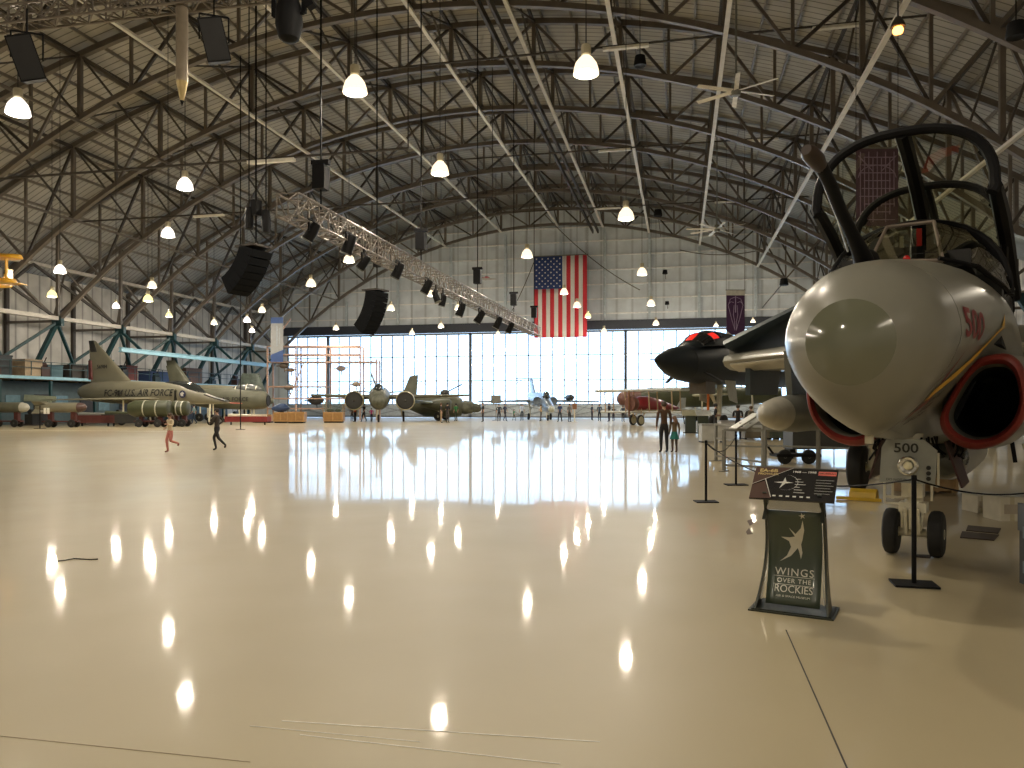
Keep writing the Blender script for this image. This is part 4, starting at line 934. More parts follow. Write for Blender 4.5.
far = [(352,75,1.45,'visitor in dark shorts left of the one in orange, before the twin engined plane',(.10,.05,.04),(.02,.02,.03),'stand'),
 (355,73,1.72,'visitor in an orange top before the twin engined plane',(.75,.12,.03),(.02,.02,.03),'stand'),
 (364,73,1.78,'visitor in black standing between the orange and the pink tops',(.015,.015,.02),(.02,.02,.03),'walk'),
 (371.5,73,1.35,'child in a bright pink top before the twin engined plane',(.62,.05,.25),(.03,.03,.05),'walk'),
 (441,69,1.85,'visitor in a dark coat and tan trousers near the olive bomber',(.03,.025,.025),(.35,.24,.14),'stand'),
 (447.5,69,1.85,'visitor in black with tan legs beside the dark coated one',(.02,.02,.02),(.06,.05,.05),'fold'),
 (456,76,1.8,'visitor in a green top at the nose of the olive bomber',(.04,.20,.07),(.02,.03,.02),'stand'),
 (483,73,1.85,'broad visitor in black standing alone before the windows',(.012,.012,.02),(.012,.012,.02),'stand'),
 (499,75,1.75,'visitor in a grey blue coat, left of a close pair before the windows',(.03,.045,.07),(.02,.02,.03),'stand'),
 (505,75,1.78,'visitor in navy walking, right of a close pair before the windows',(.02,.03,.07),(.02,.02,.04),'walk'),
 (514,78,1.2,'small child in green before the windows',(.06,.22,.14),(.05,.06,.07),'walk'),
 (522,79,1.8,'visitor in a pale blue shirt left of the silver jet',(.45,.55,.75),(.05,.07,.1),'stand'),
 (541,76,1.7,'visitor in a tan yellow coat at the silver jet nose',(.42,.28,.08),(.05,.04,.04),'fold'),
 (560,72,1.82,'visitor in a navy jacket right of the silver jet nose',(.02,.05,.16),(.02,.03,.05),'walk'),
 (569.5,72,1.78,'visitor in grey beneath the right wing of the silver jet',(.16,.16,.17),(.06,.06,.07),'stand'),
 (592,80,1.75,'visitor in dark blue far off at the door foot',(.03,.05,.09),(.03,.03,.05),'stand'),
 (599.5,74,1.75,'visitor in blue grey walking midway to the biplane',(.04,.07,.12),(.02,.03,.05),'walk'),
 (609,74,1.85,'taller of two dark visitors left of the biplane',(.03,.03,.04),(.03,.03,.05),'stand'),
 (613.5,76,1.5,'shorter of two dark visitors left of the biplane',(.03,.03,.05),(.03,.03,.05),'stand'),
 (623,73,1.6,'visitor in dark blue beneath the tip of the biplane wing',(.02,.04,.08),(.02,.02,.03),'stand'),
 (715.5,36,1.72,'visitor in black behind the barrier under the dark bomber',(.015,.012,.012),(.02,.02,.02),'fold'),
 (738,34,1.66,'dark haired visitor in black looking at the information boards',(.012,.012,.014),(.015,.015,.02),'fold'),
 (751,38,1.6,'visitor in khaki behind the information boards',(.16,.14,.10),(.03,.03,.03),'stand'),
 (194,64,1.7,'visitor in a light blue grey shirt crouched by the delta jet',(.22,.32,.34),(.02,.04,.08),'walk')]
for i, (px, d, H, lb, c1, c2, po) in enumerate(far):
    person(lb, px, d, H, R_((i*67) % 360), (c1, c2, (.02,.02,.02)), po, [(0.04,0.03,0.02),(0.12,0.07,0.04),(0.02,0.02,0.02)][i % 3])

# ================================================================ other aircraft
def fus_mb(m, secs, n=20):
    """secs: (x, zc, half width, half height)"""
    m.loft([[V(x, cos(2*PI*k/n)*hw, zc+sin(2*PI*k/n)*hh) for k in range(n)] for x, zc, hw, hh in secs]); return m
def gear(t, x, y, r, top, mt=None, w=.2):
    a, b = MB(), MB(); wheel(a, b, V(x,y,r), r, w); o = a.build('wheel', tire_m, t); b.build('wheel_hub', white_g, o)
    m = MB(); m.cyl(V(x,y+(w*.8 if y <= 0 else -w*.8),r), V(x,y*.9,top), .07); m.cyl(V(x,y,r),V(x,y+(w*.8 if y <= 0 else -w*.8),r),.05); m.build('gear_leg', white_g, t)
def place(name, lb, cat, px, d, tail_deg, grp=None): return thing(name, lb, cat, PX(px, d), YAW+math.radians(tail_deg), grp)
# ---- delta winged fighter, left
fg = mat('air force light grey', (0.19,0.18,0.13), .35, 0, .06, 1, coat=.2)
olive = mat('olive green paint', (0.045,0.052,0.024), .45, 0, .15, 2)
olive_l = mat('faded olive paint', (0.11,0.112,0.08), .5, 0, .15, 1.5)
blk = mat('anti glare black', (0.02,0.02,0.018), .5)
td = math.degrees(math.atan2(64-60, -36.0+22.2))
t = place('delta_fighter', 'light grey delta winged fighter with a tall triangular tail, lettered U.S. AIR FORCE', 'aircraft', 231, 60, 163)
L = 14.6
m = MB(); fus_mb(m, [(0,1.75,.02,.02),(.8,1.85,.16,.16),(2.0,2.05,.36,.38),(3.2,2.25,.52,.58),(4.6,2.45,.68,.78),(6.5,2.55,.78,.9),(9,2.6,.8,.95),(11.5,2.65,.78,.92),(13.4,2.7,.68,.8),(14.4,2.7,.5,.55)], 24)
fb = m.build('fuselage', fg, t, smooth=50)
m = MB(); m.cyl(V(-1.0,0,1.72),V(.1,0,1.76),.025,.04); m.build('nose_boom', mat('striped boom', (.5,.1,.08), .5), t)
m = MB(); m.loft([[V(x,c*w,z+h*s_) for c,s_ in ((-1,0),(-.7,.7),(0,1),(.7,.7),(1,0))] for x,w,z,h in ((2.2,.1,2.42,.02),(2.9,.3,2.62,.5),(3.8,.36,2.85,.62),(5.2,.25,3.15,.38),(6.2,.1,3.35,.08))]); m.build('canopy', mat('dark canopy', (0.03,0.035,0.035), .1, coat=.5), t, smooth=40)
m = MB(); m.tube([V(2.9,.3,2.62),V(3.3,0,3.3),V(2.9,-.3,2.62)], .03,6); m.tube([V(4.3,.33,2.9),V(4.4,0,3.5),V(4.3,-.33,2.9)], .03,6); m.build('canopy_frame', fg, t)
m = MB(); m.loft([[V(x,c*.30,z+.02+abs(1-abs(c))*.03) for c in (-1,-.4,.4,1)]+[V(x,.3,z-.05),V(x,-.3,z-.05)] for x,z in ((.4,1.93),(1.2,2.12),(2.3,2.43))]); m.build('anti_glare_panel', blk, t, smooth=0)
for sg in (1,-1):
    m = MB(); m.wing(V(5.2,sg*.6,2.1), V(13.6,sg*.6,2.1), V(13.9,sg*4.6,2.0), V(12.6,sg*4.6,2.0), .3, .08); m.build('delta_wing', fg, t, smooth=40)
    m = MB(); m.loft([[V(x,sg*(.72+c*w),2.35+s_*h) for c,s_ in ((-1,0),(-.7,.8),(0,1),(.8,.7),(1,0),(.8,-.7),(0,-1),(-.7,-.8))] for x,w,h in ((4.6,.22,.55),(5.4,.3,.62),(7.5,.3,.6),(9.5,.1,.4))]); m.build('intake', fg, t, smooth=50)
    m = MB(); m.box(V(4.6,sg*.74,2.35),(.06,.3,.8)); m.build('intake_mouth', blk, t, smooth=0)
m = MB(); m.wing(V(9.3,0,3.3), V(13.7,0,3.3), V(13.9,0,6.9), V(13.2,0,6.9), .3, .1, (0,1,0)); m.build('tail_fin', fg, t, smooth=40)
m = MB(); m.wing(V(13.0,0,6.0), V(13.75,0,6.0), V(13.95,0,6.95), V(13.35,0,6.95), .24, .14, (0,1,0)); m.build('fin_tip', blk, t, smooth=40)
m = MB(); m.wing(V(13.45,0,3.7), V(13.95,0,3.7), V(13.98,0,5.3), V(13.6,0,5.3), .26, .2, (0,1,0)); m.build('rudder', mat('dark red rudder', (.12,.02,.02), .5), t, smooth=40)
m = MB(); m.lathe([(.45,0),(.5,0),(.42,.5),(.36,.5)], (14.2,0,2.7), 18, 'x'); m.build('tail_pipe', grey_m, t)
def sidetext(par, s_, size, x, z, y, mt, bold=.0, sx=1.0, shear=.0, nm='lettering'):
    mb = MB(); text_mb(mb, s_, size, None, fn=lambda a, b: V(x-a*sx, y, z+b), bold=bold, shear=shear); mb.build(nm, mt, par, smooth=0)
def fsy(z, hw=.79, hh=.93, zc=2.6): return hw*math.sqrt(max(.02,1-((z-zc)/hh)**2))+.02
def txy(x, z):
    y = fsy(z,.82,1.02,2.58)
    if x < 9.9: y = max(y, .72+.31*math.sqrt(max(0,1-((z-2.35)/.66)**2))+.02)
    return y
mb = MB(); text_mb(mb, 'FC-984 U.S. AIR FORCE', .74, None, fn=lambda a, b: V(8.1-a*.93, txy(8.1-a*.93, 2.55+b), 2.55+b), bold=.015, shear=.15); mb.build('lettering', ink, t, smooth=0)
mb = MB(); text_mb(mb, '56984', .42, None, fn=lambda a, b: V(12.4-a, .16, 4.75+b), bold=.01); mb.build('tail_number', ink, t, smooth=0)
m = MB(); m.cyl(V(3.95,.70,2.45),V(3.95,.735,2.45),.30,n=20); rb = m.build('roundel', mat('navy roundel', (0.02,0.025,0.08), .5), t)
m = MB(); m.prism([V(3.95+.2*cos(PI/2+q*PI*.4*2),.745,2.45+.2*sin(PI/2+q*PI*.4*2)) for q in range(5)],(0,.01,0)); m.build('roundel_star', mat('roundel white', (.6,.6,.55), .5), rb, smooth=0)
gear(t, 1.9, 0, .28, 2.0); gear(t, 9.0, 1.6, .4, 2.2); gear(t, 9.0, -1.6, .4, 2.2)
# olive pods beneath it
def podcart(nm, lb, px, d, ang, Lp, r, zc, mt, nose=None, fins=True, cat='bomb', ring=False, blunt=False):
    t = place(nm, lb, cat, px, d, ang)
    m = MB(); pr = [(0,0),(r*.4,.05*Lp/3),(r*.75,.16*Lp/3),(r*.97,.45*Lp/3),(r,.8*Lp/3),(r,Lp*.72),(r*.8,Lp*.85),(r*.35,Lp)] if not blunt else [(0,0),(r*.8,.02),(r,.12),(r,Lp*.85),(r*.7,Lp)]
    m.lathe(pr, (0,0,zc), 18, 'x'); m.build('casing', mt, t, smooth=50)
    if nose: m = MB(); m.lathe([(0,-.01),(r*.41,.05*Lp/3-.01),(r*.765,.16*Lp/3),(r*.99,.45*Lp/3)], (0,0,zc), 18, 'x'); m.build('nose_cap', nose, t, smooth=50)
    if fins:
        for a in (45,135,225,315):
            q = R_(a); n_ = V(0,-sin(q),cos(q)); e = V(0,cos(q),sin(q))
            m = MB(); m.wing(V(Lp*.72,0,zc)+e*r*.7, V(Lp,0,zc)+e*r*.3, V(Lp*1.02,0,zc)+e*r*1.7, V(Lp*.86,0,zc)+e*r*1.7, .06,.04, n_); m.build('fin', mt, t, smooth=0)
    if ring:
        for x in (Lp*.3, Lp*.6): m = MB(); m.lathe([(r*1.03,x-.04),(r*1.03,x+.04),(r*.9,x+.04),(r*.9,x-.04)], (0,0,zc), 18, 'x'); m.build('band', mat('pale band', (.4,.4,.33), .5), t)
    for x in (Lp*.25, Lp*.7):
        for y in (-r*.8, r*.8):
            a, b = MB(), MB(); wheel(a, b, V(x,y,.28), .28, .14); o = a.build('cart_wheel', tire_m, t); b.build('wheel_hub', grey_m, o)
    m = MB(); m.bar(V(Lp*.15,0,.42),V(Lp*.85,0,.42),r*1.1,.1)
    for x in (Lp*.25, Lp*.7): m.bar(V(x,-r*.8,.28),V(x,r*.8,.28),.07); m.bar(V(x,0,.42),V(x,0,zc-r*.9),.3)
    m.build('cart', mat('dark red cart', (.07,.015,.012), .6), t, smooth=0)
    return t
podcart('bomb', 'long khaki bomb on a dark red cart before the delta jet tail', 86.5, 55, 178, 3.7, .36, 1.42, fg, mat('dark brown nose ring', (.06,.03,.025), .4), True)
podcart('bomb', 'khaki bomb cut off by the left edge of the photo, with a round pale nose', 29, 56, 176, 3.6, .38, 1.42, olive_l, mat('pale grey nose', (.40,.39,.33), .3), True)
podcart('fuel_tank', 'fat olive green tank on a cart under the delta jet, left of two', 171, 56, 180, 3.0, .62, 1.33, olive, None, False, 'tank', True, True)
podcart('fuel_tank', 'olive green tank with a glassy end under the delta jet, right of two', 189, 57, 180, 1.3, .55, 1.35, olive, None, False, 'tank', True, True)
def rack(nm, lb, px, d, w, h, m1, m2, kind=0):
    t = place(nm, lb, nm.split('_')[-1], px, d, 0)
    m = MB(); m.bbox((-w/2,-.5,.25),(w/2,.5,h*.75)); m.build('body', m1, t, smooth=0)
    m = MB(); m.cyl(V(-w*.45,-.1,h*.82),V(w*.45,-.1,h*.82),.17,.08,12); m.build('round', m2, t)
    for x in (-w*.4,w*.4): m = MB(); m.bar(V(x,0,0),V(x,0,h*.8),.09); m.build('leg', black, t, smooth=0)
rack('display_rack', 'low dark rack of ordnance under the delta jet wing', 98, 58, 3.0, 1.1, mat('dark red machinery', (.08,.02,.018), .6), grey_m)
rack('display_rack', 'low dark rack with small white placards left of the olive tank', 122, 58, 2.6, 1.2, mat('black machinery', (.02,.02,.02), .6), olive)
rack('display_rack', 'dark trolley below the nose of the delta jet', 248, 62, 3.4, .9, mat('bright red trolley', (.22,.02,.02), .6), white_g)
t = place('sign_stand', 'tall white notice on a thin stand before the khaki bombs', 'sign stand', 40, 52, 0)
m = MB(); m.bar(V(0,0,0),V(0,0,1.55),.05); m.bbox((-.3,-.2,0),(.3,.2,.03)); m.build('post', black, t, smooth=0)
m = MB(); m.bbox((.25,-.02,1.0),(.42,.0,1.4)); m.bbox((.42+.05,-.02,1.0),(.64,.0,1.4)); m.bar(V(0,0,1.2),V(.6,0,1.2),.03); m.build('notice', mat('white card', (.8,.8,.75), .5), t, smooth=0)
t = place('white_cabinet', 'small white cabinet with a dark window in the side bay behind the bombs', 'cabinet', 39, 70, 0)
m = MB(); m.bbox((-.5,-.4,.0),(.5,.4,3.9)); m.build('body', mat('off white steel', (.6,.6,.56), .4), t, smooth=0)
m = MB(); m.bbox((-.3,-.42,3.0),(.3,-.40,3.3)); m.build('window', dark_i, t, smooth=0)
t = place('stripe_board', 'pale green aircraft wing section lying behind the left bombs', 'wing section', 22, 63, 0)
m = MB(); m.wing(V(-.5,0,1.9),V(-.5,0,2.5),V(2.8,0,2.3),V(2.8,0,1.9),.2,.1,(0,1,0)); m.bbox((-.4,-.1,0),(-.2,.1,1.95)); m.bbox((2.2,-.1,0),(2.4,.1,2.0)); m.build('panel', mat('pale green skin', (.32,.36,.27), .5), t)

# ---- small fighter behind, facing right
t = place('jet_fighter', 'weathered grey green jet facing right behind the running child in black, with bubble canopy', 'aircraft', 268, 70, 176)
m = MB(); fus_mb(m, [(0,2.0,.5,.6),(.3,2.05,.62,.78),(1.2,2.1,.72,.92),(3,2.2,.78,1.0),(5.5,2.2,.72,.9),(8,2.3,.5,.6),(9.5,2.4,.3,.3)]); m.build('fuselage', olive_l, t, smooth=50)
m = MB(); m.lathe([(.52,0),(.48,-.06),(.38,.02),(.36,.5),(0,.5)], (-.02,0,2.0), 18, 'x'); m.build('nose_intake', dark_i, t)
m = MB(); m.ell(V(2.0,0,3.0), 1.5,.42,.5); m.build('canopy', mat('pale canopy', (0.12,0.13,0.13), .08, coat=.6), t, smooth=60)
m = MB()
for x in (1.0,1.9,2.9): m.tube([V(x,cos(a)*.43,3.0+sin(a)*.5*(1-abs(x-2)/3)) for a in [PI*i/8 for i in range(9)]], .035, 6)
m.build('canopy_frame', white_g, t)
for sg in (1,-1):
    m = MB(); m.wing(V(3.2,sg*.6,1.9), V(5.6,sg*.6,1.9), V(7.6,sg*4.8,2.0), V(6.6,sg*4.8,2.0), .28, .1); m.build('swept_wing', olive_l, t, smooth=40)
m = MB(); m.wing(V(6.8,0,2.8), V(9.0,0,2.8), V(9.6,0,5.2), V(8.6,0,5.2), .25, .1, (0,1,0)); m.build('tail_fin', olive_l, t, smooth=40)
mb = MB(); text_mb(mb, 'U.S. AIR FORCE', .5, None, fn=lambda a, b: V(3.2-a, fsy(2.1+b,.78,.98,2.2), 2.1+b), bold=.01); mb.build('lettering', ink, t, smooth=0)
gear(t, 1.3, 0, .28, 1.6); gear(t, 4.6, 1.3, .38, 1.9); gear(t, 4.6, -1.3, .38, 1.9)
t = place('helicopter_pylon', 'dark grey aircraft tail with a rounded fin standing before the window corner', 'aircraft', 268, 78, 180)
m = MB(); m.wing(V(0,0,2.2),V(3.6,0,2.2),V(2.6,0,4.8),V(.9,0,4.8),.5,.25,(0,1,0)); m.build('tail_fin', mat('blotched dark green', (.05,.065,.055), .5, 0, .5, 3), t, smooth=50)
m = MB(); fus_mb(m, [(-.6,2.0,.2,.2),(.5,2.0,.5,.6),(3,2.0,.6,.7),(6,2.0,.5,.6)]); m.build('fuselage', olive_l, t, smooth=50)
gear(t, 2.0, .8, .35, 1.8); gear(t, 2.0, -.8, .35, 1.8)
t = place('jet_tail', 'pale jet with raised nose behind the delta jet canopy', 'aircraft', 214, 76, 178)
m = MB(); fus_mb(m, [(-4,2.9,.1,.1),(-2.4,3.0,.4,.45),(0,3.0,.6,.6),(3,3.0,.6,.6),(5.4,3.0,.4,.4)]); m.build('fuselage', fg, t, smooth=50)
m = MB(); m.wing(V(2,0,3.4),V(4.4,0,3.4),V(4.8,0,6.0),V(3.9,0,6.0),.3,.12,(0,1,0)); m.build('tail_fin', olive_l, t, smooth=50)
m = MB(); m.wing(V(1,-.3,3),V(3,-.3,3),V(4,-3,3.1),V(3,-3,3.1),.2,.1); m.wing(V(1,.3,3),V(3,.3,3),V(4,3,3.1),V(3,3,3.1),.2,.1); m.build('wings', fg, t, smooth=50)
gear(t, 1.0, 1.0, .4, 2.8); gear(t, 1.0, -1.0, .4, 2.8); gear(t, -2.6, 0, .3, 2.9)

# ---- display cases
def showcase(px, d, w, h, lb, glass_top):
    t = place('display_case', lb, 'display case', px, d, 0, 'wooden display cases')
    wd = mat('honey oak', (.42,.24,.09), .45, 0, .15, 2)
    m = MB(); m.bbox((-w/2,-.45,.12),(w/2,.45,h)); m.build('cabinet', wd, t, smooth=0)
    m = MB(); m.bbox((-w/2+.1,-.47,.22),(-.05,-.45,h-.1)); m.build('panel', mat('oak panel', (.30,.16,.05), .45), t, smooth=0)
    m = MB(); m.bbox((.05,-.47,.22),(w/2-.1,-.45,h-.1)); m.build('panel', mat('oak panel', (.30,.16,.05), .45), t, smooth=0)
    m = MB(); m.bbox((-w/2+.1,-.4,0),(w/2-.1,.4,.12)); m.build('plinth', black, t, smooth=0)
    if glass_top:
        m = MB(); m.bbox((-w/2+.03,-.42,h+.01),(w/2-.03,.42,h+glass_top)); m.build('glass_box', glass('case glass', (.85,.9,.85), .85), t, smooth=0)
        m = MB()
        for x in (-w/2,w/2):
            for y in (-.43,.43): m.bar(V(x,y,h),V(x,y,h+glass_top),.04)
        m.build('glass_frame', wd, t, smooth=0)
        m = MB(); m.ell(V(-w*.2,0,h+.18),.35,.15,.15); m.ell(V(w*.2,0,h+.15),.3,.12,.12); m.build('exhibit', olive, t)
for a in ((264,70,1.6,.75,'low oak display case leftmost in the row by the window corner',0),(282,69,1.3,.95,'oak display case second in the row with a blue model on it',.0),(297,68.5,1.5,1.0,'oak display case third in the row',0),(334,70,1.8,.95,'tall glass topped oak case left of the twin engined plane',.95)): showcase(*a)
t = place('blue_model', 'small dark blue model craft standing on the second display case', 'model', 282, 69, 180); t.location.z = .96
m = MB(); fus_mb(m, [(0-.7,.35,.05,.05),(-.3,.4,.3,.35),(.3,.4,.35,.4),(.9,.3,.1,.1)]); m.build('hull', mat('dark blue', (.02,.05,.14), .4), t, smooth=50)
m = MB(); m.bar(V(0,-.1,0),V(0,.1,.1),.3); m.build('stand', black, t, smooth=0)
# ---- open scaffold with exhibits, left of the glass
pink_steel = mat('sunlit pinkish steel', (.42,.27,.2), .5)  # one even pinkish tone for the whole scaffold
t = place('storage_scaffold', 'tall open steel scaffold with shelves standing before the left end of the windows', 'scaffold', 318, 84, 0)
for x in (-5.5,-2.4,.9,4.6,6.4):
    m = MB(); m.bar(V(x,0,0),V(x,0,8.0 if x < 5 else 6.6),.16); m.bar(V(x,2,0),V(x,2,8.0 if x < 5 else 6.6),.16); m.build('upright', pink_steel, t, smooth=0)
for z, x1 in ((8.0,4.6),(7.1,4.6),(6.3,6.4),(3.6,.9),(2.3,6.4),(1.2,.9)):
    m = MB(); m.bar(V(-5.5,0,z),V(x1,0,z),.14); m.bar(V(-5.5,2,z),V(x1,2,z),.14); m.bbox((-5.5,0,z-.02),(x1 if z<7 else -2.4,2,z+.02)); m.build('shelf', pink_steel, t, smooth=0)
m = MB(); m.bar(V(-3.2,0,2.3),V(-1.5,0,6.3),.1); m.bar(V(-5.2,0,8),V(-3,0,11),.12); m.build('diagonal', pink_steel, t, smooth=0)
for i, (px, z, s_, c) in enumerate(((284,5.6,.9,(.1,.08,.06)),(291,5.2,.7,(.25,.16,.1)),(341,5.3,.9,(.3,.25,.25)),(289,3.2,1.0,(.25,.26,.26)),(316,1.6,1.5,(.03,.03,.03)),(356,3.6,.8,(.3,.25,.2)))):
    lb = ['dark engine part high on the scaffold at its left','brown engine part beside the dark one on the scaffold','small pale model glider hung in the scaffold','grey crate low on the scaffold','black round engine on the lowest scaffold shelf','grey winged part at the right end of the scaffold'][i]
    p = PX(px, 84.6, z)
    t = thing('stored_part', lb, 'stored part', p, YAW)
    m = MB(); m.ell(V(0,0,s_*.35), s_*.6,s_*.35,s_*.35,10,6); m.bar(V(-s_*.9,0,s_*.3),V(s_*.9,0,s_*.45),.12); m.bar(V(s_*.1,0,-.4),V(0,0,s_*.6),.1); m.build('casting', mat('part %d' % i, c, .6), t)
# ---- twin engined bomber, nose on
t = place('twin_engine_bomber', 'grey green twin engined plane seen nose on with pale ringed engines', 'aircraft', 378, 70, 98)
m = MB(); fus_mb(m, [(0,1.9,.1,.1),(.3,1.95,.5,.55),(1.2,2.1,.85,.95),(3,2.3,1.0,1.15),(8,2.4,1.0,1.1),(14,2.9,.4,.5)]); m.build('fuselage', mat('mottled grey green', (.09,.095,.07), .5, 0, .7, 1.6), t, smooth=50)
m = MB(); m.ell(V(2.2,0,3.1),1.3,.5,.55); m.build('canopy', mat('dark canopy', (0.03,0.035,0.035), .1, coat=.5), t, smooth=60)
for sg in (1,-1):
    m = MB(); m.lathe([(.72,.1),(.84,0),(.9,.15),(.92,.8),(.85,3),(.5,5)], (1.6,sg*2.35-.1,2.0), 22, 'x'); m.build('engine_nacelle', mat('cream engine cowl', (.36,.33,.2), .4), t, smooth=50)
    m = MB(); m.lathe([(.80,.02),(.66,.02),(.6,.3),(.25,.3),(.05,-.1),(0,-.12)], (1.6,sg*2.35-.1,2.0), 22, 'x'); m.build('engine_face', blk, t, smooth=50)
    m = MB(); m.wing(V(2.6,sg*.8,2.35), V(6,sg*.8,2.3), V(5.2,sg*(8.6 if sg<0 else 6.4),2.5), V(3.6,sg*(8.6 if sg<0 else 6.4),2.55), .5, .2); m.build('wing', olive_l, t, smooth=40)
    m = MB(); m.wing(V(11.5,sg*.2,2.9), V(13.5,sg*.2,2.9), V(13.6,sg*3,3.1), V(12.8,sg*3,3.1), .2, .1); m.build('tailplane', olive_l, t, smooth=40)
m = MB(); m.wing(V(10.0,.3,3.0), V(13.6,.3,3.0), V(13.9,1.2,4.9), V(13.0,1.2,5.2), .3, .15, (0,1,0)); m.build('tail_fin', olive_l, t, smooth=40)
gear(t, 1.5, 0, .35, 1.8); gear(t, 4.2, 2.3, .5, 1.9); gear(t, 4.2, -2.3, .5, 1.9)
# ---- olive bomber with a turret, side on
t = place('olive_bomber', 'bulky olive bomber side on with dorsal turret guns and a raked tail fin', 'aircraft', 463, 80, 176)
ol = mat('bomber olive', (.075,.08,.052), .5, 0, .2, 1)
m = MB(); fus_mb(m, [(0,1.35,.5,.5),(.15,1.4,.8,.9),(.8,1.45,1.0,1.1),(2,1.5,1.0,1.2),(4,1.55,1.0,1.15),(5.6,1.8,.6,.7),(6.4,1.9,.3,.4)]); m.build('fuselage', ol, t, smooth=50)
m = MB(); m.ell(V(1.9,0,2.8),.5,.5,.42); m.build('gun_turret', blk, t, smooth=60)
for y in (-.15,.15): m = MB(); m.cyl(V(1.7,y,2.95),V(.1,y*2.5,3.75),.05); m.build('gun_barrel', blk, t)
m = MB(); m.lathe([(.5,0),(.6,.1),(.75,.9),(.4,1.8)], (-1.1,0,1.35), 18, 'x'); m.build('nose_section', mat('mottled grey green', (.09,.095,.07), .5, 0, .7, 1.6), t)
m = MB(); m.lathe([(0,0),(.3,.1),(.45,.4),(.5,.9),(.5,1.2)], (-2.0,0,1.3), 16, 'x'); m.build('nose_glazing', mat('dull glazing', (.07,.075,.06), .2), t)
m = MB(); m.wing(V(4.9,0,2.2), V(6.6,0,2.2), V(5.6,0,4.6), V(4.7,0,4.75), .25, .15, (0,1,0)); m.build('tail_fin', olive_l, t, smooth=40)
for sg in (1,-1):
    m = MB(); m.wing(V(1.6,sg*.9,1.7), V(4.2,sg*.9,1.7), V(5.0,sg*5,2.0), V(3.8,sg*5,2.0), .4, .15); m.build('wing', mat('pale blue wing skin', (.3,.36,.38), .4), t, smooth=40)
    m = MB(); m.lathe([(.5,0),(.62,.2),(.6,1.4),(.2,3)], (.9,sg*2.4,1.6), 16, 'x'); m.build('engine_nacelle', ol, t, smooth=50)
gear(t, 2.2, 2.4, .45, 1.6); gear(t, 2.2, -2.4, .45, 1.6)
m = MB(); m.box(V(5.4,-.62,1.9),(1.2,.06,.4)); m.build('tail_flash', mat('dull red panel', (.22,.05,.04), .5), t, smooth=0)
# ---- board on a pole
t = place('screen_stand', 'square grey board on a thin pole before the windows', 'board', 496, 80, 0)
m = MB(); m.bar(V(0,0,0),V(0,0,1.8),.08); m.bbox((-.4,-.3,0),(.4,.3,.04)); m.build('pole', grey_m, t, smooth=0)
m = MB(); m.bbox((-.52,-.04,1.75),(.52,.04,2.6)); m.build('board', grey_m, t, smooth=0)
# ---- silver jet nose on
sil = mat('silver blue skin', (.17,.21,.26), .3, .3)
t = place('silver_jet', 'pale blue silver jet seen nose on with tip tanks and a high tail', 'aircraft', 552, 76, 98)
m = MB(); fus_mb(m, [(0,1.2,.02,.02),(.6,1.25,.3,.32),(1.6,1.4,.5,.55),(3,1.7,.6,.75),(5.5,2.1,.6,.85),(9,2.3,.6,.7),(13,2.6,.4,.45)]); m.build('fuselage', sil, t, smooth=50)
m = MB(); m.ell(V(0.25,0,1.2),.5,.35,.35); m.build('radome', mat('pale radome', (.4,.42,.38), .3), t, smooth=60)
m = MB(); m.ell(V(3.4,0,2.55),1.2,.4,.5); m.build('canopy', mat('dark canopy', (0.03,0.035,0.035), .1, coat=.5), t, smooth=60)
for sg in (1,-1):
    m = MB(); m.lathe([(.0,.25),(.35,.2),(.44,0),(.48,.4),(.5,2),(.3,5)], (3.6,sg*.85,2.0), 16, 'x'); m.build('intake', sil, t, smooth=50)
    m = MB(); m.wing(V(5.2,sg*.9,2.05), V(8.2,sg*.9,2.05), V(8.2,sg*6.6,1.95), V(7.0,sg*6.6,1.95), .32, .18); m.build('wing', sil, t, smooth=40)
    m = MB(); m.wing(V(12,sg*.1,4.6), V(13.5,sg*.1,4.6), V(13.8,sg*2,4.7), V(13.2,sg*2,4.7), .12, .08); m.build('tailplane', sil, t, smooth=40)
m = MB(); m.wing(V(9.5,0,2.8), V(13,0,2.8), V(13.6,0,4.7), V(12,0,4.7), .25, .14, (0,1,0)); m.build('tail_fin', sil, t, smooth=40)
m = MB(); m.lathe([(0,0),(.25,.25),(.33,.8),(.33,2.2),(.1,3.6)], (4.6,-3.1,2.4), 16, 'x'); m.build('drop_tank', blk, t, smooth=50)
gear(t, 2.2, 0, .3, 1.4, w=.16); gear(t, 7, 1.2, .36, 2.0); gear(t, 7, -1.2, .36, 2.0)
t = place('jet_wing_post', 'white post supporting the right wing of the silver jet', 'post', 574.5, 73, 0)
m = MB(); m.bar(V(0,0,0),V(0,0,1.9),.12); m.bbox((-.25,-.25,0),(.25,.25,.04)); m.build('post', white_g, t, smooth=0)
m = MB(); m.bbox((-.2,-.2,1.2),(.2,.2,1.75)); m.build('collar', mat('brown block', (.25,.12,.06), .5), t, smooth=0)
